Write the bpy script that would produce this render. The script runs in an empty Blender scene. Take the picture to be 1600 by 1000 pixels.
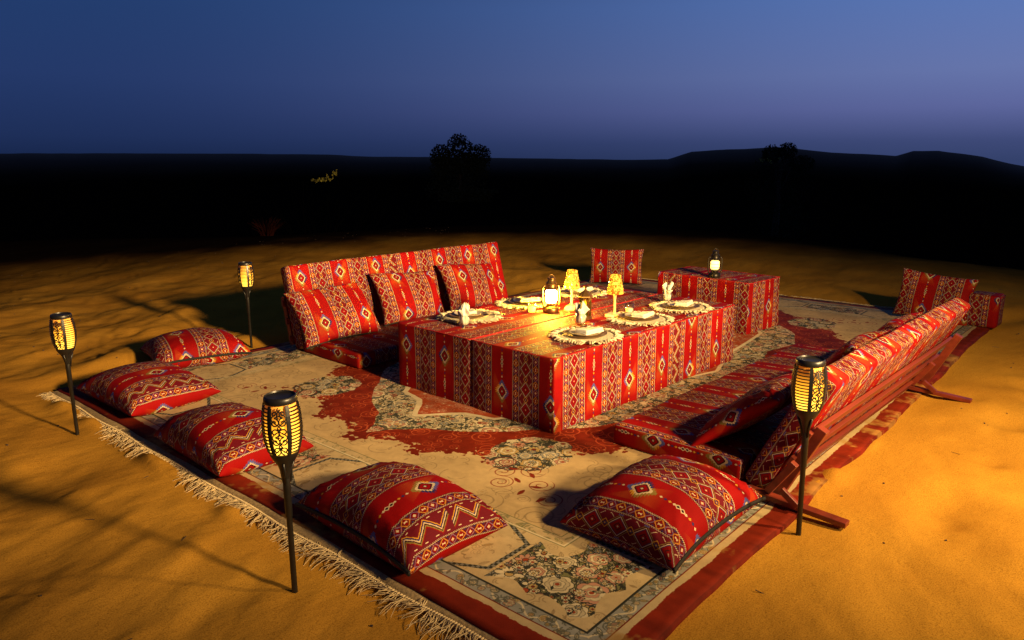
import bpy, bmesh, math, random
import numpy as np
from mathutils import Vector, Matrix
random.seed(7); rng = np.random.default_rng(11)
R = math.radians
scene = bpy.context.scene
col = scene.collection
# ------------------------------------------------------------------ camera
cam_d = bpy.data.cameras.new("camera"); cam = bpy.data.objects.new("camera", cam_d); col.objects.link(cam)
cam.location = (0, 0, 1.55); cam.rotation_euler = (R(90 - 12.27), 0, R(41 - 90))
cam_d.sensor_width = 36; cam_d.lens = 25.85; cam_d.clip_start = .05; cam_d.clip_end = 2000
scene.camera = cam
# ------------------------------------------------------------------ dusk sky
w = bpy.data.worlds.new("World"); scene.world = w; w.use_nodes = True
nt = w.node_tree; N = nt.nodes; Lk = nt.links; N.clear()
out = N.new("ShaderNodeOutputWorld"); bg = N.new("ShaderNodeBackground"); Lk.new(bg.outputs[0], out.inputs[0])
tc = N.new("ShaderNodeTexCoord"); sep = N.new("ShaderNodeSeparateXYZ"); Lk.new(tc.outputs["Generated"], sep.inputs[0])
def ramp(nodes, stops, interp='EASE'):
    r = nodes.new("ShaderNodeValToRGB"); r.color_ramp.interpolation = interp
    el = r.color_ramp.elements
    while len(el) < len(stops): el.new(.5)
    for e, (p, c) in zip(el, stops): e.position = p; e.color = (*c, 1)
    return r
# elevation ramp: the afterglow side (towards +x) and the darker side
SKY_A = [(0, (.036, .055, .150)), (.022, (.050, .070, .190)), (.060, (.115, .140, .350)), (.10, (.142, .190, .430)), (.185, (.112, .200, .500)), (.40, (.026, .058, .17)), (1, (.004, .009, .032))]
SKY_B = [(0, (.008, .018, .064)), (.028, (.013, .028, .098)), (.095, (.0175, .040, .138)), (.185, (.0160, .0455, .152)), (.40, (.008, .021, .074)), (1, (.004, .009, .032))]
ra = ramp(N, SKY_A, 'LINEAR'); rb = ramp(N, SKY_B, 'LINEAR')
Lk.new(sep.outputs[2], ra.inputs[0]); Lk.new(sep.outputs[2], rb.inputs[0])
dot = N.new("ShaderNodeVectorMath"); dot.operation = 'DOT_PRODUCT'; Lk.new(tc.outputs["Generated"], dot.inputs[0])
dot.inputs[1].default_value = (math.cos(R(-4)), math.sin(R(-4)), 0)
mr = N.new("ShaderNodeMapRange"); mr.inputs[1].default_value = .15; mr.inputs[2].default_value = 1.0
Lk.new(dot.outputs["Value"], mr.inputs[0])
pw = N.new("ShaderNodeMath"); pw.operation = 'POWER'; pw.inputs[1].default_value = 2.5; Lk.new(mr.outputs[0], pw.inputs[0])
mx = N.new("ShaderNodeMix"); mx.data_type = 'RGBA'
Lk.new(pw.outputs[0], mx.inputs[0]); Lk.new(rb.outputs[0], mx.inputs[6]); Lk.new(ra.outputs[0], mx.inputs[7])
Lk.new(mx.outputs[2], bg.inputs[0]); bg.inputs[1].default_value = 1.0
# ------------------------------------------------------------------ floodlight beside the camp (it throws the photo's shadows)
def flood(pos, aim, watts, size, colour, radius):
    ld = bpy.data.lights.new("floodlight", 'SPOT'); lo = bpy.data.objects.new("floodlight", ld); col.objects.link(lo)
    lo.location = pos; lo.rotation_euler = (Vector(aim) - Vector(pos)).to_track_quat('-Z', 'Y').to_euler()
    ld.energy = watts; ld.color = colour; ld.spot_size = R(size); ld.spot_blend = 1.0; ld.shadow_soft_size = radius
flood((2.5, -3.0, 2.5), (4.5, 9.0, 7.3), 11200, 117, (1, .67, .30), .26)
flood((3.9, -1.2, 2.3), (4.8, 1.2, 0), 820, 128, (1, .67, .27), .09)
vs = scene.view_settings; vs.view_transform = 'Standard'; vs.look = 'None'; vs.gamma = 1; vs.exposure = 0; vs.use_curve_mapping = False
scene.cycles.use_denoising = True
scene.cycles.max_bounces = 6
scene.cycles.sample_clamp_indirect = 3

# ------------------------------------------------------------------ helpers
def tag(o, label=None, cat=None, group=None, kind=None):
    if label: o["label"] = label
    if cat: o["category"] = cat
    if group: o["group"] = group
    if kind: o["kind"] = kind
    return o
def empty(name, loc=(0, 0, 0), rz=0):
    o = bpy.data.objects.new(name, None); col.objects.link(o); o.location = loc; o.rotation_euler = (0, 0, rz)
    o.empty_display_size = .1
    return o
def mesh_obj(name, V, F, mat, parent=None, uv=None, smooth=True, mats=None, midx=None):
    me = bpy.data.meshes.new(name)
    me.from_pydata([tuple(map(float, v)) for v in V], [], [tuple(map(int, f)) for f in F])
    if uv is not None:
        ul = me.uv_layers.new(name="UVMap")
        flat = np.array([c for face in uv for c in face], dtype=np.float32).ravel()
        ul.data.foreach_set("uv", flat)
    if smooth: me.polygons.foreach_set("use_smooth", [True] * len(me.polygons))
    for m in (mats or [mat]): me.materials.append(m)
    if midx is not None: me.polygons.foreach_set("material_index", midx)
    me.update()
    o = bpy.data.objects.new(name, me); col.objects.link(o)
    if parent: o.parent = parent
    return o
def copy_tree(o, parent=None):
    c = o.copy(); col.objects.link(c)
    if parent: c.parent = parent
    for ch in list(o.children): copy_tree(ch, c)
    return c
class MB:
    def __init__(s): s.V = []; s.F = []
    def add(s, V, F):
        b = len(s.V); s.V += [tuple(v) for v in V]; s.F += [tuple(i + b for i in f) for f in F]; return s
    def lathe(s, prof, n=24, c=(0, 0, 0), cap0=False, cap1=False):
        V = []; F = []
        for r, z in prof:
            for k in range(n):
                a = 2 * math.pi * k / n; V.append((c[0] + r * math.cos(a), c[1] + r * math.sin(a), c[2] + z))
        m = len(prof)
        for i in range(m - 1):
            for k in range(n):
                k2 = (k + 1) % n; F.append((i * n + k, i * n + k2, (i + 1) * n + k2, (i + 1) * n + k))
        if cap0: F.append(tuple(range(n))[::-1])
        if cap1: F.append(tuple((m - 1) * n + k for k in range(n)))
        return s.add(V, F)
    def box(s, c, sz, M=None):
        V = [Vector((x * sz[0] / 2, y * sz[1] / 2, z * sz[2] / 2)) for z in (-1, 1) for y in (-1, 1) for x in (-1, 1)]
        if M is not None: V = [M @ v for v in V]
        V = [v + Vector(c) for v in V]
        return s.add(V, [(0, 2, 3, 1), (4, 5, 7, 6), (0, 1, 5, 4), (2, 6, 7, 3), (0, 4, 6, 2), (1, 3, 7, 5)])
    def bar(s, a, b, w, h, up=(0, 0, 1)):
        a = Vector(a); b = Vector(b); d = (b - a); L = d.length; d.normalize()
        u = Vector(up); x = d.cross(u).normalized(); u = x.cross(d).normalized()
        M = Matrix((x, d, u)).transposed()
        return s.box((a + b) / 2, (w, L, h), M)
    def tube(s, pts, r, n=8, caps=True):
        pts = [Vector(p) for p in pts]; V = []; F = []; m = len(pts)
        rr = r if hasattr(r, '__len__') else [r] * m
        prev = None
        for i, p in enumerate(pts):
            t = (pts[min(i + 1, m - 1)] - pts[max(i - 1, 0)])
            if t.length < 1e-9: t = Vector((0, 0, 1))
            t.normalize()
            if prev is None:
                a = Vector((0, 0, 1)) if abs(t.z) < .9 else Vector((1, 0, 0)); x = t.cross(a).normalized()
            else: x = (prev - t * prev.dot(t)).normalized()
            prev = x; y = t.cross(x)
            for k in range(n):
                an = 2 * math.pi * k / n; V.append(p + (x * math.cos(an) + y * math.sin(an)) * rr[i])
        for i in range(m - 1):
            for k in range(n):
                k2 = (k + 1) % n; F.append((i * n + k, i * n + k2, (i + 1) * n + k2, (i + 1) * n + k))
        if caps: F.append(tuple(range(n))[::-1]); F.append(tuple((m - 1) * n + k for k in range(n)))
        return s.add(V, F)
    def build(s, name, mat, parent=None, smooth=False, bevel=0):
        o = mesh_obj(name, s.V, s.F, mat, parent, smooth=smooth)
        if bevel:
            b = o.modifiers.new("bevel", 'BEVEL'); b.width = bevel; b.segments = 2; b.limit_method = 'ANGLE'
        return o
def smooth_by_angle(o, ang=35):
    me = o.data
    me.polygons.foreach_set("use_smooth", [True] * len(me.polygons))
    try: me.set_sharp_from_angle(angle=R(ang))
    except Exception: pass
    return o
def snoise(p, f, seed=0):
    "cheap smooth 3-D noise from sines, p = (n,3) array"
    r = np.random.default_rng(seed); o = np.zeros(len(p))
    for k in range(5):
        d = r.normal(size=3); d /= np.linalg.norm(d); o += np.sin(p @ d * f * r.uniform(.6, 1.6) + r.uniform(0, 6.28))
    return o / 5
def vnoise(x, y, seed=0):
    "value noise on arrays"
    xi = np.floor(x).astype(np.int64); yi = np.floor(y).astype(np.int64); fx = x - xi; fy = y - yi
    fx = fx * fx * (3 - 2 * fx); fy = fy * fy * (3 - 2 * fy)
    def h(a, b):
        n = (a * 374761393 + b * 668265263 + seed * 1442695041) & 0xffffffff
        n = ((n ^ (n >> 13)) * 1274126177) & 0xffffffff
        return ((n ^ (n >> 16)) & 0xffff) / 65535.0
    return (h(xi, yi) * (1 - fx) + h(xi + 1, yi) * fx) * (1 - fy) + (h(xi, yi + 1) * (1 - fx) + h(xi + 1, yi + 1) * fx) * fy
def fbm(x, y, o=4, seed=0):
    s = 0; a = .5
    for k in range(o): s = s + a * (vnoise(x * 2 ** k, y * 2 ** k, seed + k) - .5); a *= .5
    return s * 2

# ------------------------------------------------------------------ woven patterns painted by code
def to_image(name, rgb):
    h, wd, _ = rgb.shape
    im = bpy.data.images.new(name, wd, h, float_buffer=False); im.colorspace_settings.name = 'sRGB'
    c = np.clip(rgb, 0, 1); s = np.where(c <= .0031308, c * 12.92, 1.055 * c ** (1 / 2.4) - .055)
    px = np.ones((h, wd, 4), np.float32); px[..., :3] = s
    im.pixels.foreach_set(px.ravel()); im.update(); im.pack()
    return im
UNIT, KH = .385, .75
RED = np.array((.285, .0036, .0035)); MAR = np.array((.115, .006, .012)); CRM = np.array((.66, .50, .31)); OCH = np.array((.62, .30, .03))
ORA = np.array((.55, .13, .02)); NAV = np.array((.018, .028, .13)); DRK = np.array((.022, .010, .014)); BLU = np.array((.09, .10, .33)); OLV = np.array((.20, .13, .03))
def paint_kilim():
    nu, px = 4, 500
    Wp, Hp = nu * px, 976
    X, Y = np.meshgrid((np.arange(Wp) + .5) / px * UNIT, (np.arange(Hp) + .5) / Hp * KH)
    q = .0019
    Xq = np.floor(X / q) * q + q / 2; Yq = np.floor(Y / q) * q + q / 2
    img = np.zeros((Hp, Wp, 3)); img[:] = RED
    def put(m, c): img[m] = c
    unit = np.floor(X / UNIT).astype(int); lx = X - unit * UNIT; lxq = Xq - unit * UNIT
    offs = np.array([0, .012, .024, -.085])[unit]
    # --- red stripe with ikat medallions
    P = .375; cx = .0875
    dx = lxq - cx; dy = ((Yq - offs + P / 2) % P) - P / 2
    instr = lx < .175
    ax = np.abs(dx); ay = np.abs(dy)
    m = np.maximum(ax / .058 + ay / .068, np.maximum(ax / .050, ay / .060))
    tooth = np.abs(((ay + .004) / .0115) % 1 - .5) * 2 * np.clip(ax / .02, 0, 1)
    dw = m + .20 * tooth; do = m + .30 * tooth
    warm = np.where(((dx * .3 + dy) > 0)[..., None], OCH, OLV * 1.3); cold = np.where(((dx - dy) > .02)[..., None], NAV, BLU)
    alt = (unit % 2) == 1
    edge = instr & (do < 1.20)
    rgt = np.where(alt, dx - dy * .55 > 0, dx + dy * .55 < 0)
    d = do
    img[edge] = np.where(rgt[..., None], warm, cold)[edge]
    put(instr & (dw < .86), CRM); put(instr & (m < .60), MAR * .35); put(instr & (m < .52), MAR); put(instr & (m < .44), RED)
    put(instr & (m < .19), DRK); put(instr & (m < .12), CRM * .9)
    # stripes fade warm beside a medallion (ikat dye bleed)
    bleed = np.clip(1 - np.abs(ay - .05) / .07, 0, 1) * (ax < .07) * (d >= 1.20) * instr * rgt
    img += (bleed * .45)[..., None] * (ORA - img) * .6
    # bead chain between medallions
    bx = np.abs(lx - cx); by = np.abs(dy)
    chain = instr & (by > .083)
    ph = ((by - .083) % .021) - .0105; k = np.floor((by - .083) / .021)
    bead = chain & (bx / .0065 + np.abs(ph) / .0085 < 1)
    put(bead & (k % 3 == 0), CRM); put(bead & (k % 3 == 1), NAV); put(bead & (k % 3 == 2), OCH)
    eye = instr & (bx / .012 + np.abs(by - P / 2 + .012) / .017 < 1); put(eye, CRM)
    put(instr & (bx / .0065 + np.abs(by - P / 2 + .012) / .009 < 1), DRK)
    # --- bead bands
    for b0, flip in ((.175, 1), (.330, -1)):
        m = (lx >= b0) & (lx < b0 + .055); put(m, MAR)
        c = b0 + .0275; u = lxq - c; p = .047
        y = (Yq + .013 * (flip > 0)) ; kk = np.floor(y / p).astype(int); v = y - kk * p - p / 2
        xl = np.abs(np.abs(u) - np.abs(np.abs(v) - p / 2) * .93)
        put(m & (xl < .0032) & (kk % 2 == 0), OCH); put(m & (xl < .0032) & (kk % 2 == 1), BLU)
        put(m & (xl < .0012), ORA)
        dm = np.abs(u) + np.abs(v); put(m & (dm < .0155), RED * .8); put(m & (np.abs(np.abs(u) - .019) + np.abs(np.abs(v) - p / 2) < .006), NAV)
        hg = (np.abs(u) < .0020 + np.abs(v) * .35) & (np.abs(v) < .009); cr = (np.abs(u) + np.abs(v) < .0085) & ((np.abs(u) < .0032) | (np.abs(v) < .0032))
        put(m & np.where(kk % 2 == 0, hg, cr), CRM)
        for e in (b0 + .0035, b0 + .0515):
            z = np.abs(lx - e - .0016 * np.sign(np.sin(Y * 2 * np.pi / .0085))) < .0017
            put((np.abs(lx - e) < .0045), MAR * .6); put(z, CRM * .92)
    # --- diamond band
    m = (lx >= .230) & (lx < .330); put(m, MAR * 1.25)
    u = np.abs(lx - .28); p = .125; v = np.abs(((Yq + .02 * unit) % p) - p / 2); vv = p / 2 - v
    D = u * 1.22 + v
    for th, wd_, c_ in ((.0600, .0046, OLV * 1.3), (.0535, .0040, MAR * .4), (.0490, .0050, CRM), (.043, .0036, NAV), (.0385, .039, RED * .85)):
        put(m & (D < th) & (D > th - wd_), c_)
    put(m & (D < .0195), DRK); put(m & (D < .015), RED); put(m & (D < .0055), CRM * .8)
    E2 = u * 1.22 + vv
    put(m & (np.abs(E2 - .021) < .0022), OCH); put(m & (E2 < .010), NAV); put(m & (E2 < .005), OCH)
    sl = m & (np.abs(u - (.044 - .014 * np.abs(v - .047) / .02)) < .0017) & (v > .028) & (v < .05); put(sl, CRM)
    put(m & (np.abs(u - .046) < .0024) & (v < .012), BLU)
    # odd units: hooked zig-zag instead of closed diamonds
    mz = m & (unit % 4 == 2); put(mz, MAR * 1.2)
    sx = lxq - .28; tri = (np.abs(((Yq / .115) % 1) - .5) * 4 - 1) * .026; zz = sx - tri
    for off, wd_, c_ in ((-.016, .0045, OCH), (-.009, .004, NAV), (-.003, .005, CRM), (.0035, .0040, DRK), (.009, .005, OLV * 1.4), (.0155, .0035, RED)):
        put(mz & (np.abs(zz - off) < wd_ * .62), c_)
    put(mz & (np.abs(np.abs(sx) - .039) < .002) & ((Yq / .0575) % 1 > .35) & ((Yq / .0575) % 1 < .62), CRM)
    # thread-level unevenness
    thr = 1 + .10 * (rng.random((Hp, 1, 1)) - .5) + .10 * (rng.random((1, Wp, 1)) - .5) + .10 * (rng.random((Hp, Wp, 1)) - .5)
    return to_image("kilim_weave", img * thr)
RUG = dict(x0=1.60, y0=1.03, L=6.80, W=4.50)
def inside(px, py, poly):
    c = np.zeros(px.shape, bool); n = len(poly)
    for i in range(n):
        x1, y1 = poly[i]; x2, y2 = poly[(i + 1) % n]
        if y1 == y2: continue
        t = ((y1 > py) != (y2 > py)) & (px < (x2 - x1) * (py - y1) / (y2 - y1) + x1); c ^= t
    return c
def paint_rug():
    res = .0024; nx, ny = int(RUG['L'] / 2 / res), int(RUG['W'] / 2 / res)
    dx, dy = np.meshgrid((np.arange(nx) + .5) * res, (np.arange(ny) + .5) * res)       # distance from the edges
    cu = RUG['L'] / 2 - dx; cv = RUG['W'] / 2 - dy                                     # distance from the centre
    BEI = np.array((.55, .385, .185)); BE2 = np.array((.58, .43, .225)); RUS = np.array((.195, .018, .006)); RU2 = np.array((.33, .060, .020)); DK = np.array((.035, .035, .025))
    GRY = np.array((.30, .29, .25)); PNK = np.array((.50, .25, .16)); CR = np.array((.68, .56, .35)); OLI = np.array((.20, .19, .08)); GOL = np.array((.50, .33, .12))
    n1 = fbm(dx * 9, dy * 9, 4, 3); n2 = fbm(dx * 40, dy * 40, 3, 9); n3 = fbm(dx * 3, dy * 3, 3, 21)
    img = np.zeros((ny, nx, 3)); img[:] = BEI
    img *= (1 + .10 * n1 + .08 * n3)[..., None]
    d = np.minimum(dx, dy)
    # ---- helper: stamp drawn in a window
    def stamp(cx, cy, r, kind, rot=0, mask=None, outline=DK, fills=(CR, PNK, GOL), a=1.0):
        i0, i1 = max(0, int((cx - r) / res)), min(nx, int((cx + r) / res) + 1); j0, j1 = max(0, int((cy - r) / res)), min(ny, int((cy + r) / res) + 1)
        if i1 <= i0 or j1 <= j0: return
        X = dx[j0:j1, i0:i1] - cx; Y = dy[j0:j1, i0:i1] - cy; sub = img[j0:j1, i0:i1]
        mk = np.ones(X.shape, bool) if mask is None else mask[j0:j1, i0:i1]
        c, s = math.cos(rot), math.sin(rot); X, Y = X * c + Y * s, -X * s + Y * c
        rad = np.hypot(X, Y) / r; an = np.arctan2(Y, X); lw = .0034 / r
        def put(m, col_): sub[m & mk] = sub[m & mk] * (1 - a) + np.asarray(col_) * a
        if kind == 'rose':
            for k, (s_, n_) in enumerate(((.97, 7), (.72, 6), (.48, 5), (.26, 4))):
                e = s_ * (.84 + .16 * np.abs(np.cos(an * n_ / 2 + k * 1.3)))
                put(rad < e, outline if k == 0 else fills[1] * .45); put(rad < e - lw, fills[0] if k % 2 == 0 else fills[1])
            put(rad < .13, fills[2])
        elif kind == 'daisy':
            n_ = 8; e = .35 + .6 * np.abs(np.cos(an * n_ / 2)) ** .6
            put(rad < e, outline); put(rad < e - lw * 1.3, fills[0]); put(rad < .30, outline); put(rad < .24, fills[2])
        elif kind == 'leaf':
            t = (X / r + .95) / 1.9; wdt = .36 * np.sin(np.clip(t, 0, 1) * np.pi) ** .8
            mm = (t > 0) & (t < 1) & (np.abs(Y / r) < wdt); put(mm, outline); put(mm & (np.abs(Y / r) < wdt - lw * 1.2), fills[0]); put(mm & (np.abs(Y / r) < lw * .5), outline)
        elif kind == 'curl':
            sp = (rad * 2.2 - an / (2 * np.pi)) % 1; put((np.abs(sp - .5) < .09) & (rad < .95) & (rad > .12), outline)
        elif kind == 'arc':
            put((np.abs(rad - .8) < lw * .8) & (an > -.6) & (an < 2.0), outline); put((np.abs(rad - .45) < lw * .8) & (an > .8) & (an < 3.1), outline)
    def scatter(mask, n, kinds, rr, **kw):
        ys, xs = np.nonzero(mask)
        if len(ys) == 0: return
        if kw.get('spaced'):
            got = []
            for k in range(n * 12):
                i = rng.integers(len(ys)); q = (xs[i] * res, ys[i] * res, rng.uniform(*rr))
                if all((q[0] - g_[0]) ** 2 + (q[1] - g_[1]) ** 2 > (.92 * (q[2] + g_[2])) ** 2 for g_ in got):
                    got.append(q); fl = kw['pal']; stamp(*q, kinds[rng.integers(len(kinds))], rng.uniform(0, 6.28), mask, kw.get('outline', DK), fl[rng.integers(len(fl))], 1)
                if len(got) >= n: break
            return
        for k in range(n):
            i = rng.integers(len(ys)); fl = kw.get('pal'); f = fl[rng.integers(len(fl))] if fl else (CR, PNK, GOL)
            stamp(xs[i] * res, ys[i] * res, rng.uniform(*rr), kinds[rng.integers(len(kinds))], rng.uniform(0, 6.28), mask if kw.get('clip', True) else None, kw.get('outline', DK), f, kw.get('a', 1))
    ROSE = [(CR, PNK, GOL), (CR, PNK * .9, RU2), (GRY * 1.1, CR, GOL), (PNK * 1.1, CR, RU2), (CR, CR * .8, RU2), (GOL, CR, RUS)]
    PAL = [(CR, PNK, GOL), (GRY, CR, RU2), (GOL, CR, RUS), (PNK, CR, RU2), (CR, GOL, OLI), (OLI, GOL, CR), (GRY * .8, GRY, GOL), (CR, CR * .8, GOL)]
    # ---- field: faint scrolls
    field = d > .66
    scatter(field, 260, ['curl', 'arc', 'arc'], (.03, .11), outline=np.array((.22, .15, .07)), a=.55)
    scatter(field, 160, ['leaf', 'daisy'], (.015, .03), outline=np.array((.30, .20, .10)), pal=[(BEI, CR, GOL), (BE2, CR, GOL)], a=.6)
    # ---- rust medallion with ragged edge
    ell = (cu / 2.62) ** 2 + (cv / 1.76) ** 2
    scal = .055 * np.abs(np.sin(np.arctan2(cv / 1.76, cu / 2.62) * 13)) + .10 * n1 + .11 * n2
    rust = field & (ell + scal < 1.0)
    img[rust] = (RUS * (1 + .25 * n1[..., None] + .2 * n2[..., None]))[rust]
    scatter(rust, 520, ['curl', 'arc', 'curl'], (.025, .085), outline=RU2 * 1.6, a=.9)
    scatter(rust, 260, ['leaf'], (.012, .022), outline=RUS, pal=[(RU2, RU2, RU2)], a=.7)
    # floral cartouche ring and red heart
    po = [(2.51, 0), (2.40, .07), (2.25, .22), (2.15, .42), (2.0, .58), (1.85, .72), (1.6, .95), (1.2, 1.10), (.8, 1.02), (.4, 1.15), (0, 1.3), (-.1, 1.3), (-.1, -.1), (2.51, -.1)]
    pi_ = [(2.12, 0), (2.0, .10), (1.90, .20), (1.85, .40), (1.7, .50), (1.4, .70), (1.0, .75), (.5, .80), (0, .95), (-.1, .95), (-.1, -.1), (2.12, -.1)]
    jit = .012 * n1
    cart = inside(cu + jit, cv + jit, po); heart = inside(cu + jit, cv, pi_)
    rim = (inside(cu - .028 + jit, cv - .022, pi_) | inside(cu - .03 + jit, cv, pi_) | inside(cu + jit, cv - .03, pi_)) & ~heart
    img[cart] = (CR * (1 + .15 * n1[..., None]))[cart]
    ring = cart & ~heart
    img[ring] = np.where((n2 > .05)[..., None], DK * 1.6, CR * .95)[ring]
    scatter(ring, 800, ['leaf'], (.018, .038), pal=PAL)
    scatter(ring, 95, ['rose', 'daisy', 'rose'], (.045, .085), pal=ROSE, spaced=True)
    scatter(ring, 130, ['daisy'], (.020, .034), pal=ROSE)
    img[rim] = CR; e_ = heart.copy(); img[heart] = (RU2 * 1.05 * (1 + .2 * n2[..., None]))[heart]
    scatter(heart, 700, ['curl', 'arc', 'daisy'], (.015, .05), outline=PNK, pal=[(RU2, PNK, CR)], a=.8)
    # bouquets in the field and on the axes, with a red scroll below each
    for bu, bv, br in ((2.15, .93, .25), (1.0, 1.52, .2), (2.62, .62, .0), (0, 1.6, .2)):
        if br == 0: continue
        bm_ = ((cu - bu) / br) ** 2 + ((cv - bv) / (br * .85)) ** 2 + .5 * n1 < 1
        img[bm_] = CR * .85
        img[bm_] = np.where((n2 > .0)[..., None], DK * 1.4, CR * .9)[bm_]
        scatter(bm_, 130, ['leaf'], (.018, .036), pal=PAL); scatter(bm_, 14, ['rose', 'daisy'], (.045, .072), pal=ROSE, spaced=True); scatter(bm_, 20, ['daisy'], (.018, .03), pal=ROSE)
        for s_ in (-1, 1):
            for q_ in range(3):
                stamp(RUG['L'] / 2 - (bu + .16 + .10 * q_), RUG['W'] / 2 - (bv + .06 + .10 * q_ + s_ * (.09 + .03 * q_)), .075, 'curl', s_ * (1 + q_), None, RUS * 1.1, a=.85)
                stamp(RUG['L'] / 2 - (bu + .20 + .09 * q_), RUG['W'] / 2 - (bv + .12 + .10 * q_ + s_ * (.06)), .035, 'leaf', s_ * (1 + q_), None, RUS * .8, (RUS * 1.3, RU2, RU2), a=.9)
    # ---- borders
    inner = (d > .60) & (d <= .66); img[inner] = BE2 * .95
    scatter(inner, 260, ['arc', 'leaf'], (.012, .022), pal=PAL, outline=OLI, a=.7)
    img[(np.abs(d - .60) < .003) | (np.abs(d - .66) < .003)] = OLI; img[(np.abs(d - .607) < .004)] = CR * 1.05
    main = (d > .205) & (d <= .597); img[main] = (BE2 * (1 + .1 * n1[..., None]))[main]
    t = np.where(dx < dy, dy, dx)                                                       # distance along the border
    # alternating flower masses and plain cartouches
    ph = ((t - .70) / .98) % 1
    mass = main & (np.abs(d - .40) < .165 - .05 * np.abs(np.sin(ph * np.pi * 5)) + .03 * n1) & ((ph > .44) | (t < .70))
    rest = main & ~mass
    scatter(rest, 420, ['arc', 'curl', 'leaf'], (.014, .035), outline=np.array((.25, .17, .08)), pal=[(BE2, PNK, GOL), (GOL, CR, PNK)], a=.65)
    img[mass] = np.where((n2 > -.02)[..., None], DK * 1.2, OLI)[mass]
    scatter(mass, 1500, ['leaf', 'leaf', 'daisy'], (.016, .036), pal=PAL)
    scatter(mass, 210, ['rose', 'daisy', 'rose'], (.042, .078), pal=ROSE, spaced=True)
    scatter(mass, 260, ['daisy', 'leaf'], (.016, .028), pal=ROSE)
    # dark chain round the plain cartouches
    hexd = np.maximum(np.abs(ph - .22) * .98 / .20, (np.abs(d - .40) / .17) * .75 + np.abs(ph - .22) * .98 / .20 * .45)
    chain = main & (np.abs(hexd - .95) < .05) & (t > .70); img[chain] = np.where((((t * 70).astype(int) + (d * 70).astype(int)) % 2 == 0)[..., None], DK, GRY * .7)[chain]
    img[main & (np.abs(d - .208) < .0035)] = DK
    blue = (d > .138) & (d <= .203); img[blue] = (GRY * (1.05 + .25 * n1[..., None]))[blue]
    wav = np.abs(d - .170 - .020 * np.sin(t * 2 * np.pi / .15)) < .0045; img[blue & wav] = CR
    scatter(blue, 420, ['leaf', 'arc', 'rose'], (.012, .027), pal=[(GOL, CR, PNK), (PNK, CR, RU2), (GRY * .7, CR, GOL), (CR, GOL, PNK)], outline=DK * 3, a=.85)
    img[(np.abs(d - .137) < .0030)] = RUS * .8; img[(np.abs(d - .204) < .0025)] = DK
    pl = d <= .134; img[pl] = (BE2 * .92 * (1 + .12 * n1[..., None]))[pl]
    lim = .100 + .010 * n1 + .006 * n2
    rs = d < lim; img[rs] = (RUS * 1.05 * (1 + .35 * n1[..., None] + .25 * n3[..., None]))[rs]
    n4 = fbm(dx * 5 + 11, dy * 5, 4, 77); dust = np.clip((n4 + .25 * n2 - .12) / .25, 0, 1) * np.clip((.17 - d) / .05, 0, 1) * .75
    img = img + dust[..., None] * (np.array((.40, .21, .05)) - img); img[rs] *= (1 + .45 * fbm(dx * 16, dy * 2.5, 3, 81)[rs])[:, None]
    ed = d < .010; img[ed] = img[ed] * .75
    img *= (1 + .10 * (rng.random((ny, nx, 1)) - .5) + .14 * n2[..., None])
    full = np.concatenate([img, img[:, ::-1]], 1); full = np.concatenate([full, full[::-1]], 0)
    return to_image("rug_pattern", full)
KILIM = paint_kilim(); RUGIM = paint_rug()

# ------------------------------------------------------------------ materials
def mat(name, base=(.5, .5, .5), rough=.6, metal=0, emit=None, es=0, spec=.5, alpha=None, coat=0, sheen=0):
    m = bpy.data.materials.new(name); m.use_nodes = True; b = m.node_tree.nodes["Principled BSDF"]
    b.inputs["Base Color"].default_value = (*base, 1); b.inputs["Roughness"].default_value = rough; b.inputs["Metallic"].default_value = metal
    b.inputs["Specular IOR Level"].default_value = spec; b.inputs["Coat Weight"].default_value = coat; b.inputs["Sheen Weight"].default_value = sheen
    if emit: b.inputs["Emission Color"].default_value = (*emit, 1); b.inputs["Emission Strength"].default_value = es
    return m
def nodes_of(m): return m.node_tree.nodes, m.node_tree.links, m.node_tree.nodes["Principled BSDF"]
def add_noise(m, scale, amt, bump=0, coord="Object", detail=5, stretch=(1, 1, 1), dist=.01):
    n, l, b = nodes_of(m); t = n.new("ShaderNodeTexCoord"); mp = n.new("ShaderNodeMapping"); mp.inputs["Scale"].default_value = stretch
    l.new(t.outputs[coord], mp.inputs[0]); x = n.new("ShaderNodeTexNoise"); x.inputs["Scale"].default_value = scale; x.inputs["Detail"].default_value = detail
    l.new(mp.outputs[0], x.inputs["Vector"])
    base = tuple(b.inputs["Base Color"].default_value)
    r = n.new("ShaderNodeMapRange"); r.inputs[1].default_value = .25; r.inputs[2].default_value = .75; r.inputs[3].default_value = 1 - amt; r.inputs[4].default_value = 1 + amt
    l.new(x.outputs[0], r.inputs[0]); mul = n.new("ShaderNodeMix"); mul.data_type = 'RGBA'; mul.blend_type = 'MULTIPLY'; mul.inputs[0].default_value = 1
    mul.inputs[6].default_value = base; l.new(r.outputs[0], mul.inputs[7]); l.new(mul.outputs[2], b.inputs["Base Color"])
    if bump:
        bp = n.new("ShaderNodeBump"); bp.inputs["Strength"].default_value = bump; bp.inputs["Distance"].default_value = dist
        l.new(x.outputs[0], bp.inputs["Height"]); l.new(bp.outputs[0], b.inputs["Normal"])
    return m
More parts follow.
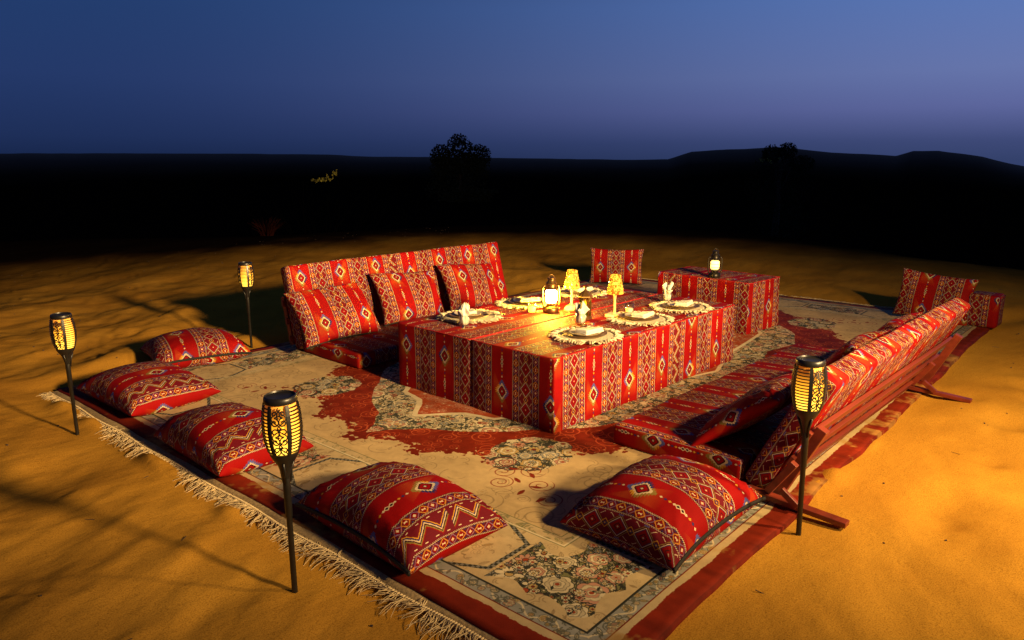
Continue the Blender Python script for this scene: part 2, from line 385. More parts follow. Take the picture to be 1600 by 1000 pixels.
def fabric(name, image, weave=900, wear=.25):
    m = mat(name, rough=.70, spec=.08, sheen=0); n, l, b = nodes_of(m)
    im = n.new("ShaderNodeTexImage"); im.image = image; im.interpolation = 'Linear'
    t = n.new("ShaderNodeTexCoord"); l.new(t.outputs["UV"], im.inputs[0])
    x = n.new("ShaderNodeTexNoise"); x.inputs["Scale"].default_value = 3.5; x.inputs["Detail"].default_value = 6; l.new(t.outputs["Object"], x.inputs["Vector"])
    r = n.new("ShaderNodeMapRange"); r.inputs[1].default_value = .3; r.inputs[2].default_value = .7; r.inputs[3].default_value = 1 - wear; r.inputs[4].default_value = 1.0
    l.new(x.outputs[0], r.inputs[0]); mul = n.new("ShaderNodeMix"); mul.data_type = 'RGBA'; mul.blend_type = 'MULTIPLY'; mul.inputs[0].default_value = 1
    l.new(im.outputs[0], mul.inputs[6]); l.new(r.outputs[0], mul.inputs[7]); l.new(mul.outputs[2], b.inputs["Base Color"])
    y = n.new("ShaderNodeTexNoise"); y.inputs["Scale"].default_value = weave; y.inputs["Detail"].default_value = 2; l.new(t.outputs["Object"], y.inputs["Vector"])
    bp = n.new("ShaderNodeBump"); bp.inputs["Strength"].default_value = .35; bp.inputs["Distance"].default_value = .002
    l.new(y.outputs[0], bp.inputs["Height"]); l.new(bp.outputs[0], b.inputs["Normal"])
    return m
M_KILIM = fabric("kilim_fabric", KILIM, 700, .38); M_RUG = fabric("rug_pile", RUGIM, 380, .28)
M_BLACK = add_noise(mat("black_webbing", (.012, .011, .010), .75, spec=.3), 90, .3, .3)
M_PLASTIC = add_noise(mat("black_plastic", (.010, .009, .008), .38, spec=.5), 40, .25, .08)
M_WOOD = add_noise(mat("red_brown_wood", (.17, .026, .012), .42, spec=.5), 14, .45, .15, stretch=(.08, 1, 1))
M_FRINGE = add_noise(mat("cotton_fringe", (.60, .46, .26), .9, spec=.1), 60, .3)
M_KNOT = add_noise(mat("kilim_end", (.42, .30, .15), .9, spec=.1), 80, .3, .3)
M_LINEN = add_noise(mat("white_linen", (.64, .59, .50), .85, spec=.2, sheen=.1), 220, .10, .25)
M_RAFFIA = add_noise(mat("raffia", (.62, .52, .34), .85, spec=.2), 120, .35, .5)
M_TRAY = add_noise(mat("carved_tray", (.16, .085, .035), .45), 45, .7, .4)
M_PLATE = add_noise(mat("stoneware", (.55, .45, .28), .25), 25, .25)
M_STEEL = mat("dark_cutlery", (.10, .09, .08), .25, 1.0)
M_BRASS = add_noise(mat("aged_brass", (.32, .17, .05), .35, .9), 50, .3, .1)
M_BLKMETAL = add_noise(mat("blackened_metal", (.030, .024, .018), .4, .7), 60, .3, .1)
M_FLAME = mat("flame_diffuser", (.9, .5, .1), .5)
def diffuser():
    n, l, b = nodes_of(M_FLAME); t = n.new("ShaderNodeTexCoord"); s = n.new("ShaderNodeSeparateXYZ"); l.new(t.outputs["Object"], s.inputs[0])
    r = ramp(n, [(0, (1.0, .54, .055)), (.5, (.72, .27, .013)), (1, (.10, .020, .0006))], 'LINEAR'); mrg = n.new("ShaderNodeMapRange")
    mrg.inputs[1].default_value = .555; mrg.inputs[2].default_value = .70; l.new(s.outputs[2], mrg.inputs[0]); l.new(mrg.outputs[0], r.inputs[0])
    l.new(r.outputs[0], b.inputs["Emission Color"]); b.inputs["Emission Strength"].default_value = 2.9
diffuser()
M_BULB = mat("lantern_glow", (1, .8, .4), .5, emit=(1, .55, .045), es=1250)
M_BULB2 = mat("far_lantern_glow", (1, .85, .5), .5, emit=(1, .66, .16), es=4)
M_CANDLE = mat("lit_candle", (.9, .8, .3), .5, emit=(1, .72, .12), es=3.0)
def thin_glass(name, tint=(1, 1, 1), gloss=.12, rough=.03):
    m = bpy.data.materials.new(name); m.use_nodes = True; n = m.node_tree.nodes; l = m.node_tree.links; n.clear()
    o = n.new("ShaderNodeOutputMaterial"); t = n.new("ShaderNodeBsdfTransparent"); t.inputs[0].default_value = (*tint, 1)
    g_ = n.new("ShaderNodeBsdfGlossy"); g_.inputs["Roughness"].default_value = rough
    lw = n.new("ShaderNodeLayerWeight"); lw.inputs[0].default_value = .35; mr_ = n.new("ShaderNodeMapRange"); mr_.inputs[3].default_value = gloss * .35; mr_.inputs[4].default_value = min(1, gloss * 5)
    l.new(lw.outputs["Facing"], mr_.inputs[0])
    mi = n.new("ShaderNodeMixShader"); l.new(mr_.outputs[0], mi.inputs[0]); l.new(t.outputs[0], mi.inputs[1]); l.new(g_.outputs[0], mi.inputs[2]); l.new(mi.outputs[0], o.inputs[0])
    return m
M_GLASS = thin_glass("clear_glass", (.97, .97, .95)); M_AMBERGLASS = thin_glass("amber_glass", (1, .72, .22), .14); M_GREENGLASS = thin_glass("green_glass", (.45, .85, .30), .14)
M_CRYSTAL = mat("amber_crystal", (.75, .42, .08), .12, emit=(1, .46, .035), es=.55); M_CRYSTAL.node_tree.nodes["Principled BSDF"].inputs["Transmission Weight"].default_value = .35
M_CRYSTAL2 = mat("dark_amber_crystal", (.30, .10, .01), .15, emit=(.8, .22, .01), es=.10)
M_CLEARCRYSTAL = mat("clear_crystal", (.95, .72, .30), .10, emit=(1, .50, .06), es=.10); M_CLEARCRYSTAL.node_tree.nodes["Principled BSDF"].inputs["Transmission Weight"].default_value = .3

# ------------------------------------------------------------------ ground
SKYLINE = [(-60, 250), (-34.8, 242), (-22, 241), (-14, 242), (-10, 245), (-6.5, 246), (-2, 247), (5, 249), (11.7, 249), (13.4, 238), (16, 234.5), (19.2, 232), (23, 240), (27, 244.5), (28, 238), (29.5, 238), (32, 246), (33.5, 254), (35, 261), (60, 262)]
def terrain(x, y):
    r = np.hypot(x, y); a = np.degrees(np.arctan2(y, x)); off = 41 - a                    # right of the viewing direction is positive
    off = (off + 180) % 360 - 180
    z = .03 * fbm(x * .35 + 5, y * .35, 3, 2)
    # dune crest behind the camp, then a hollow
    cr = 15.0 + 1.3 * np.sin(off * .11 + 1) - .06 * np.clip(off + 6, 0, 40) + 2.2 * fbm(x * .10, y * .10, 3, 5)
    t = np.clip((r - cr + 4) / 4, 0, 1); z = z + .16 * t * t * (3 - 2 * t)
    t = np.clip((r - cr) / 14, 0, 1); z = z - 3.0 * t * t * (3 - 2 * t)
    sk = np.interp(off, [s[0] for s in SKYLINE], [s[1] for s in SKYLINE]); sk = sk + 1.2 * fbm(off * .35, off * 0, 3, 8)
    zt = 1.55 + (250 - sk) / 1149 * 230
    t = np.clip((r - 40) / 190, 0, 1); s_ = t * t * (3 - 2 * t)
    z = z * (1 - s_) + s_ * zt + (1 - s_) * np.clip((r - 30) / 60, 0, 1) * .9 * fbm(x * .05, y * .05, 3, 13)
    t = np.clip((r - 240) / 200, 0, 1); z = z - 16 * t * t
    # wind ripples and scuffs near the camp
    near = np.clip((16 - r) / 6, 0, 1)
    w1 = x * .86 + y * .5 + .5 * fbm(x * .6, y * .6, 3, 31); w2 = -x * .5 + y * .86
    left = np.clip((y - x * .55 - .6) / 1.5, 0, 1)
    rp = np.sin(w2 * 13 + 5 * fbm(w1 * .5, w2 * .8, 3, 40)) * .5 + .5
    z = z + near * (.007 * left + .002) * (rp ** 2) * np.clip(.5 + 1.2 * fbm(w1 * .7, w2 * 1.4, 2, 44), 0, 1)
    z = z + near * (.009 * left + .060) * fbm(w1 * 1.0, w2 * 1.7, 4, 50) + near * .008 * fbm(w1 * 1.2, w2 * 5.5, 4, 55)
    g = 0
    for (fx, fy, fr, fd) in FOOT: g = g - fd * np.exp(-((x - fx) ** 2 + (y - fy) ** 2) / fr ** 2) + .45 * fd * np.exp(-((x - fx - .8 * fr) ** 2 + (y - fy - .8 * fr) ** 2) / (fr * .9) ** 2)
    z = z + g
    for (fx, fy, an, sa, sb, dp) in SCUFF:
        k = (np.abs(x - fx) < .6) & (np.abs(y - fy) < .6)
        if not k.any(): continue
        u = (x[k] - fx) * np.cos(an) + (y[k] - fy) * np.sin(an); v = -(x[k] - fx) * np.sin(an) + (y[k] - fy) * np.cos(an)
        z[k] = z[k] - dp * np.exp(-(u / sa) ** 2 - (v / sb) ** 2) + .7 * dp * np.exp(-(u / sa) ** 2 - ((v + 1.6 * sb) / sb) ** 2)
    # pressed flat under the rug, with drifts lapping over its edge
    ex = np.maximum(RUG['x0'] - x, x - RUG['x0'] - RUG['L']); ey = np.maximum(RUG['y0'] - y, y - RUG['y0'] - RUG['W']); e = np.maximum(ex, ey)
    f = np.clip((e - .0) / .45, 0, 1); f = f * f * (3 - 2 * f)
    z = z * f - .012 * (1 - f)
    for (bx, by, sx, sy, hh) in DRIFT: z = z + hh * np.exp(-((x - bx) / sx) ** 2 - ((y - by) / sy) ** 2) * np.clip(1 + 1.3 * fbm(x * 6, y * 6, 3, 61), .2, 2)
    return z
FOOT = [(rng.uniform(1.6, 6.5), rng.uniform(-1.6, .95), rng.uniform(.07, .19), rng.uniform(.018, .050)) for _ in range(64)] + [(rng.uniform(.2, 6), rng.uniform(2.5, 10.5), rng.uniform(.07, .16), rng.uniform(.008, .020)) for _ in range(60)]
SCUFF = [(rng.uniform(-.2, 5.5), rng.uniform(2.2, 12), rng.normal(.15, .35), rng.uniform(.05, .2), rng.uniform(.014, .035), rng.uniform(.006, .018)) for _ in range(330)]
SCUFF = [f for f in SCUFF if not (1.2 < f[0] < 8.6 and .75 < f[1] < 5.9)]
FOOT = [f for f in FOOT if not (1.3 < f[0] < 8.6 and .86 < f[1] < 5.8)]
DRIFT = [(3.62, 1.045, .22, .07, .034), (4.25, 1.02, .10, .03, .018), (5.5, 1.02, .16, .04, .02), (7.0, 5.53, .6, .06, .03), (8.42, 3.0, .06, .5, .025), (1.50, 4.95, .07, .42, .036), (1.49, 3.78, .05, .22, .026), (1.47, 2.95, .05, .10, .022), (1.50, 1.25, .05, .12, .02), (2.2, 5.56, .4, .06, .022)]
def build_ground():
    offs = np.concatenate([np.linspace(-180, -48, 60)[:-1], np.linspace(-48, 48, 900), np.linspace(48, 180, 60)[1:-1]])
    ang = np.radians(41 - offs)
    rs = [.25]
    while rs[-1] < 300: rs.append(rs[-1] * (1.0085 if 1.4 < rs[-1] < 18 else 1.035))
    rs = np.array(rs); na, nr = len(ang), len(rs)
    X = np.outer(rs, np.cos(ang)); Y = np.outer(rs, np.sin(ang)); Z = terrain(X.ravel(), Y.ravel()).reshape(X.shape)
    V = np.stack([X, Y, Z], -1).reshape(-1, 3); V = np.concatenate([V, [[0, 0, float(terrain(np.array([.01]), np.array([.01]))[0])]]])
    i, j = np.meshgrid(np.arange(nr - 1), np.arange(na), indexing='ij'); j2 = (j + 1) % na
    Q = np.stack([i * na + j, i * na + j2, (i + 1) * na + j2, (i + 1) * na + j], -1).reshape(-1, 4)[:, ::-1]
    me = bpy.data.meshes.new("ground"); nq = len(Q); c = len(V) - 1
    T = np.stack([np.full(na, c), np.arange(na), (np.arange(na) + 1) % na], -1)[:, ::-1]
    me.vertices.add(len(V)); me.vertices.foreach_set("co", V.ravel())
    me.loops.add(nq * 4 + na * 3); me.loops.foreach_set("vertex_index", np.concatenate([Q.ravel(), T.ravel()]).astype(np.int32))
    me.polygons.add(nq + na); me.polygons.foreach_set("loop_start", np.concatenate([np.arange(nq) * 4, nq * 4 + np.arange(na) * 3]).astype(np.int32))
    me.polygons.foreach_set("use_smooth", np.ones(nq + na, bool)); me.update(calc_edges=True); me.validate()
    m = mat("desert_sand", rough=1.0, spec=0); n, l, b = nodes_of(m)
    t = n.new("ShaderNodeTexCoord")
    def noise(scale, detail, st=(1, 1, 1), rot=0):
        mp = n.new("ShaderNodeMapping"); mp.inputs["Scale"].default_value = st; mp.inputs["Rotation"].default_value = (0, 0, rot); l.new(t.outputs["Object"], mp.inputs[0])
        x = n.new("ShaderNodeTexNoise"); x.inputs["Scale"].default_value = scale; x.inputs["Detail"].default_value = detail; l.new(mp.outputs[0], x.inputs["Vector"]); return x
    a = noise(1.3, 6); r1 = ramp(n, [(.3, (.41, .192, .026)), (.5, (.48, .236, .031)), (.7, (.55, .282, .038))], 'LINEAR'); l.new(a.outputs[0], r1.inputs[0])
    gr = noise(210, 3); r2 = ramp(n, [(.32, (.66, .62, .55)), (.5, (1.0, 1.0, 1.0)), (.68, (1.14, 1.14, 1.12))], 'LINEAR'); l.new(gr.outputs[0], r2.inputs[0])
    mu = n.new("ShaderNodeMix"); mu.data_type = 'RGBA'; mu.blend_type = 'MULTIPLY'; mu.inputs[0].default_value = 1; l.new(r1.outputs[0], mu.inputs[6]); l.new(r2.outputs[0], mu.inputs[7])
    # lamplight fading into night, put into the colour: sand darkens to near-black outward
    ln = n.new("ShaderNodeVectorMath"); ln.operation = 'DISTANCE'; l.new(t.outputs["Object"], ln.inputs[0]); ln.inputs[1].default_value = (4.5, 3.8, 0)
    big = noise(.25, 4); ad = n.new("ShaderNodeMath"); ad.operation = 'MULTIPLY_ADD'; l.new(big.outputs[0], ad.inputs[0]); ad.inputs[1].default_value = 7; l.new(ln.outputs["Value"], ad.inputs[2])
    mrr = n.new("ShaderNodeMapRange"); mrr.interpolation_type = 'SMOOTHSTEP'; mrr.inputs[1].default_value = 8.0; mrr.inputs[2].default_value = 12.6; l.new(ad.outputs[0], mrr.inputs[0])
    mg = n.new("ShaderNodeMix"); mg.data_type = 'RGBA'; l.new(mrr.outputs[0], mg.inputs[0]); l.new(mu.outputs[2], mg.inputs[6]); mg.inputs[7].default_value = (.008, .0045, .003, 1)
    fr_ = n.new("ShaderNodeMapRange"); fr_.interpolation_type = 'SMOOTHSTEP'; fr_.inputs[1].default_value = 95; fr_.inputs[2].default_value = 235; l.new(ln.outputs["Value"], fr_.inputs[0])  # distance haze painted into the ground colour: far dunes turn paler
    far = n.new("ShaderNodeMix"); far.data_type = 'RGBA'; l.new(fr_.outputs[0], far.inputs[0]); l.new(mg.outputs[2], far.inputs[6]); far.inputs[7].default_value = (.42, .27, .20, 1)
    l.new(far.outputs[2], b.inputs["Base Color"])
    f1 = noise(5, 7, (1, 1.9, 1), R(30)); f2 = noise(60, 4); f3 = noise(420, 2)
    s1 = n.new("ShaderNodeMath"); s1.operation = 'MULTIPLY_ADD'; l.new(f2.outputs[0], s1.inputs[0]); s1.inputs[1].default_value = .10; l.new(f1.outputs[0], s1.inputs[2])
    s2 = n.new("ShaderNodeMath"); s2.operation = 'MULTIPLY_ADD'; l.new(f3.outputs[0], s2.inputs[0]); s2.inputs[1].default_value = .03; l.new(s1.outputs[0], s2.inputs[2])
    bp = n.new("ShaderNodeBump"); bp.inputs["Strength"].default_value = .38; bp.inputs["Distance"].default_value = .020; l.new(s2.outputs[0], bp.inputs["Height"]); l.new(bp.outputs[0], b.inputs["Normal"])
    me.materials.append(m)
    o = bpy.data.objects.new("ground", me); col.objects.link(o); tag(o, kind="structure")
    return o
build_ground()
def gz(x, y): return float(terrain(np.array([float(x)]), np.array([float(y)]))[0])

# ------------------------------------------------------------------ rug
RT = .010   # top of the rug
def build_rug():
    root = empty("rug", (RUG['x0'], RUG['y0'], 0)); tag(root, "large beige and rust floral carpet with cream fringe spread on the sand", "rug")
    nx, ny = 170, 112; L, W = RUG['L'], RUG['W']
    xs = np.linspace(0, 1, nx); ys = np.linspace(0, 1, ny); U, Vv = np.meshgrid(xs, ys)
    X = U * L; Y = Vv * W
    ed = np.minimum(np.minimum(U * L, L - U * L), np.minimum(Vv * W, W - Vv * W)); k = np.exp(-ed / .12)
    X2 = X + .018 * k * fbm(Y * 2.2, X * .3, 3, 70) ; Y2 = Y + .022 * k * fbm(X * 2.0, Y * .3 + 7, 3, 71)
    Z = RT + .004 * fbm(X * 2.2, Y * 2.2, 3, 72) + .005 * k * np.clip(fbm(X * 1.5 + 3, Y * 1.5, 2, 73), -.2, 1)
    top = np.stack([X2, Y2, Z], -1).reshape(-1, 3)
    V = list(top); F = []; UV = []
    for j in range(ny - 1):
        for i in range(nx - 1):
            q = [j * nx + i, j * nx + i + 1, (j + 1) * nx + i + 1, (j + 1) * nx + i]; F.append(q); UV.append([(xs[v % nx], ys[v // nx]) for v in q])
    bd = [i for i in range(nx)] + [j * nx + nx - 1 for j in range(1, ny)] + [(ny - 1) * nx + i for i in range(nx - 2, -1, -1)] + [j * nx for j in range(ny - 2, 0, -1)]
    b0 = len(V)
    for v in bd: p = top[v]; V.append((p[0], p[1], -.03))
    nb = len(bd)
    for k_ in range(nb):
        a, b_ = bd[k_], bd[(k_ + 1) % nb]; F.append([a, b0 + k_, b0 + (k_ + 1) % nb, b_]); c = (xs[a % nx], ys[a // nx]); d_ = (xs[b_ % nx], ys[b_ // nx]); UV.append([c, c, d_, d_])
    mesh_obj("pile", V, F, M_RUG, root, UV)
    # flat woven end strips and the frayed fringe at both short ends
    for x0, sgn in ((0, -1), (L, 1)):
        mb = MB(); n = 90
        P = []
        for i in range(n + 1):
            y = .02 + (W - .04) * i / n; wv = .006 * math.sin(y * 9) + .004 * math.sin(y * 23 + 1)
            P += [(x0 - sgn * .006, y, RT - .004), (x0 + sgn * (.050 + wv), y, RT - .006 + .003 * math.sin(y * 31)), (x0 + sgn * (.050 + wv), y, -.02)]
        Fq = []
        for i in range(n):
            for k_ in (0, 1): a = i * 3 + k_; f = (a, a + 1, a + 4, a + 3); Fq.append(f if sgn < 0 else f[::-1])
        mb.add(P, Fq); mb.build("woven_end", M_KNOT, root, smooth=True)
        fr = MB(); y = .03
        while y < W - .03:
            bunch = random.random(); yaw = .75 * math.sin(y * 7.3 + 2 * math.sin(y * 2.9)) + (random.gauss(0, .3) if bunch < .85 else random.gauss(0, 1.2)); bury = -.012 * max(0, math.sin(y * 3.7 + 1.3 * math.sin(y * 9)) - .15)
            x = x0 + sgn * (.050 + .006 * math.sin(y * 9))
            fr.tube([(x - sgn * .004, y, RT - .002), (x + sgn * .008, y, RT + .002)], [.0045, .0035], 5)
            for s in range(3):
                ln_ = random.uniform(.05, .12); yw = yaw + random.gauss(0, .30); p = Vector((x + sgn * .006, y + random.gauss(0, .003), RT)); pts = [tuple(p)]; rr = [.0030]
                zt = random.uniform(0, .016)
                for k_ in range(1, 5):
                    yw += random.gauss(0, .30); p = p + Vector((sgn * math.cos(yw), math.sin(yw), 0)) * ln_ / 4
                    pts.append((p.x, p.y, -.006 + bury + RT * (1 - k_ / 4) * .8 + zt * math.sin(k_ / 4 * 3.1))); rr.append(.0030 * (1 - .16 * k_))
                fr.tube(pts, rr, 3, False)
            y += random.uniform(.010, .016)
        tag(fr.build("fringe", M_FRINGE, root, smooth=True), kind="stuff")
build_rug()

# ------------------------------------------------------------------ rounded, cloth-covered boxes
def rounded_box(name, size, r, mat_, parent, uvf, seg=.05, amp=.003, seed=0, bottom=True, warp=None, crown=0):
    "box from z=0, UV from each face before rounding; corners rounded; amp = cloth unevenness"
    sx, sy, sz = size; V = []; F = []; UV = []; idx = {}
    def vert(p):
        k = (round(p[0], 5), round(p[1], 5), round(p[2], 5))
        if k not in idx: idx[k] = len(V); V.append(p)
        return idx[k]
    def lin(a, n):
        # extra rows at the rounding
        e = [0, r * .3, r * .65, r]; core = np.linspace(r, a - r, max(2, n))[1:-1]
        return np.concatenate([e, core, [a - r, a - r * .65, a - r * .3, a]])
    ax = lin(sx, int(sx / seg) + 2); ay = lin(sy, int(sy / seg) + 2); az = lin(sz, int(sz / seg) + 2)
    def face(A, B, f3, key, flip):
        for i in range(len(A) - 1):
            for j in range(len(B) - 1):
                c = [(A[i], B[j]), (A[i + 1], B[j]), (A[i + 1], B[j + 1]), (A[i], B[j + 1])]
                if flip: c = c[::-1]
                F.append([vert(f3(*q)) for q in c]); UV.append([uvf(key, f3(*q)) for q in c])
    face(ax, ay, lambda a, b: (a, b, sz), 'top', False)
    if bottom: face(ax, ay, lambda a, b: (a, b, 0), 'bot', True)
    face(ax, az, lambda a, b: (a, 0, b), 'y0', False); face(ax, az, lambda a, b: (a, sy, b), 'y1', True)
    face(ay, az, lambda a, b: (0, a, b), 'x0', True); face(ay, az, lambda a, b: (sx, a, b), 'x1', False)
    P = np.array(V, float); S = np.array(size, float); lo = np.array([r, r, r if bottom else -1.]); hi = S - r
    C = np.minimum(np.maximum(P, lo), hi); D = P - C; dl = np.linalg.norm(D, axis=1, keepdims=True)
    Nn = np.where(dl > 1e-9, D / np.maximum(dl, 1e-9), 0); P2 = C + Nn * r
    if crown:
        u = (P2[:, 0] / sx) * 2 - 1; v = (P2[:, 1] / sy) * 2 - 1
        P2[:, 2] += crown * (1 - u ** 2) * (1 - v ** 2) * (P[:, 2] > sz * .5)
    P2 += Nn * (amp * snoise(P, 9, seed) + amp * .6 * snoise(P, 23, seed + 1))[:, None]
    if warp is not None: P2 = np.array([warp(p) for p in P2])
    return mesh_obj(name, P2, F, mat_, parent, UV)
TW = UNIT * 4
def uv_cloth(ox=0, oy=0, top_along='x', side='v'):
    def f(key, p):
        x, y, z = p
        if key in ('top', 'bot'): s, t = (y, x) if top_along == 'x' else (x, y)
        elif key in ('y0', 'y1'): s, t = x, z
        else: s, t = y, z
        if key in ('top', 'bot') and top_along == 'x': s += .31 * 0
        return ((s + ox) / TW, (t + oy) / KH)
    return f
# tables
def cloth_table(label, loc, rz, size, ox_long, oy_long, ox_end, oy_end, seed):
    root = empty("low_table", loc, rz); tag(root, label, "table")
    def f(key, p):
        x, y, z = p
        if key in ('top', 'bot'): return ((y + ox_end) / TW, (oy_end - .0 + size[2] - x * -1) / KH)
        if key in ('y0', 'y1'): return ((x + ox_long) / TW, (z + oy_long) / KH)
        return ((y + ox_end) / TW, (z + oy_end) / KH)
    sx_, sy_, sz_ = size
    def folds(p):
        k = max(0, 1 - p[2] / sz_) ** 1.3; fx = min(p[0], sx_ - p[0]); fy = min(p[1], sy_ - p[1]); q = np.array(p)
        def wv(t): return .45 * math.sin(t * 11 + seed) + .35 * math.sin(t * 24 + seed * 2.3) + .3 * math.sin(t * 5.2 + seed * .7)
        if fx < .02: q[0] += (-1 if p[0] < sx_ / 2 else 1) * k * (.004 + .008 * wv(p[1]))
        if fy < .02: q[1] += (-1 if p[1] < sy_ / 2 else 1) * k * (.004 + .008 * wv(p[0]))
        if p[2] > sz_ * .9 and fx > .03 and fy > .03: q[2] += .0025 * math.sin(p[0] * 6 + seed) * math.sin(p[1] * 7)
        return q
    rounded_box("fitted_cover", size, .012, M_KILIM, root, f, .05, .0035, seed, bottom=False, warp=folds)
    # piped seam round the top edge
    sx, sy, sz = size; q = .004; pts = [(q, q), (sx - q, q), (sx - q, sy - q), (q, sy - q), (q, q)]
    mb = MB()
    for a, b in zip(pts[:-1], pts[1:]):
        n = 24; mb.tube([(a[0] + (b[0] - a[0]) * i / n, a[1] + (b[1] - a[1]) * i / n, sz - q + .0012 * math.sin(i * 2.3)) for i in range(n + 1)], .0035, 6)
    mb.build("edge_piping", M_PIPING, root, smooth=True)
    return root
M_PIPING = add_noise(mat("red_piping", (.36, .012, .012), .8, spec=.2), 60, .3)
TR = R(-2.0)
def tpt(x, y): return (3.177 + x * math.cos(TR) - y * math.sin(TR), 2.444 + x * math.sin(TR) + y * math.cos(TR))
TZ = RT + .002; TH = .455
cloth_table("long low table under red kilim cover, the half nearer the slatted sofa", (*tpt(0, 0), TZ), TR, (2.19, .676, TH - TZ), -.2865, -.144, .0625, -.151, 3)
cloth_table("long low table under red kilim cover, the half nearer the three leaning pillows", (*tpt(0, .692), TZ), TR, (2.19, .72, TH - TZ), -.19, -.05, -.151, -.29, 5)
T2R = R(-5.5); T2P = (6.255, 2.640)
cloth_table("short red kilim covered table with a single lantern standing on it", (*T2P, TZ), T2R, (.575, .985, .478 - TZ), .10, -.20, .24, -.17, 8)

# ------------------------------------------------------------------ floor sofas
def make_sofa(lean, BH):
    L = 2.52; root = empty("floor_sofa")
    def fseat(key, p):
        x, y, z = p
        if key in ('top', 'bot'): return ((x + .02) / TW, (y + .05) / KH)
        if key in ('y0', 'y1'): return ((x + .02) / TW, (z - .05) / KH)
        return ((z + .0) / TW, (y + .11) / KH)
    s = rounded_box("seat_cushion", (L, .76, .115), .022, M_KILIM, root, fseat, .07, .005, 11, crown=.016); s.location = (0, 0, RT)
    def fback(key, p):
        x, y, z = p
        if key in ('y0', 'y1'): return ((x - .03) / TW, (z + .17) / KH)
        if key in ('top', 'bot'): return ((x - .03) / TW, (.78 - y) / KH if key == 'top' else y / KH)
        return ((y + .185 + .0) / TW, (z + .1) / KH)
    b = rounded_box("back_cushion", (L, .125, BH), .030, M_KILIM, root, fback, .07, .005, 12, crown=0); b.location = (0, .765, .035); b.rotation_euler = (R(-lean), 0, 0)
    # wooden frame behind the back cushion: stiles, rails, foot struts, braces
    c, s_ = math.cos(R(lean)), math.sin(R(lean))
    def bp(t, off): return (.765 + .125 * c + t * s_ + off * c, .035 - .125 * s_ + t * c + .0 - off * s_)   # t up the back, off outwards
    for x in (.03, L - .03):
        y0, z0 = bp(.05, .045); y1, z1 = bp(.46, .045); MB().bar((x, y0, z0), (x, y1, z1), .045, .05, (0, c, -s_)).build("stile", M_WOOD, root, bevel=.003)
    for t in (.10, .25, .40):
        y0, z0 = bp(t, .016); MB().bar((-.02, y0, z0), (L + .02, y0, z0), .052, .022, (0, c, -s_)).build("rail", M_WOOD, root, bevel=.003)
    for x in (.36, L + .10):
        y0, z0 = bp(.02, .06)
        MB().bar((x, y0 - .10, .045), (x + .0, y0 + .36, .022), .050, .024).build("foot_strut", M_WOOD, root, bevel=.003)
        ya, za = bp(.30, .05); MB().bar((x - .005, y0 + .0, .06), (x - .005, ya, za), .034, .034, (0, c, -s_)).build("strut_post", M_WOOD, root, bevel=.003)
        yb, zb = bp(.17, .07); MB().bar((x + .030, y0 + .155, .045), (x + .030, yb, zb), .022, .030).build("brace", M_WOOD, root, bevel=.003)
    return root
sofa = make_sofa(15, .70); sofa.location = (3.262, 4.36, 0); sofa.rotation_euler = (0, 0, R(-1.5))
tag(sofa, "red kilim floor sofa holding three upright pillows, on the far side of the table", "sofa", "floor sofas along the table")
s2 = make_sofa(26, .68); s2.location = (5.794, 2.022, 0); s2.rotation_euler = (0, 0, R(178))
tag(s2, "red kilim floor sofa turned away, its slatted wooden back and foot struts showing", "sofa", "floor sofas along the table")

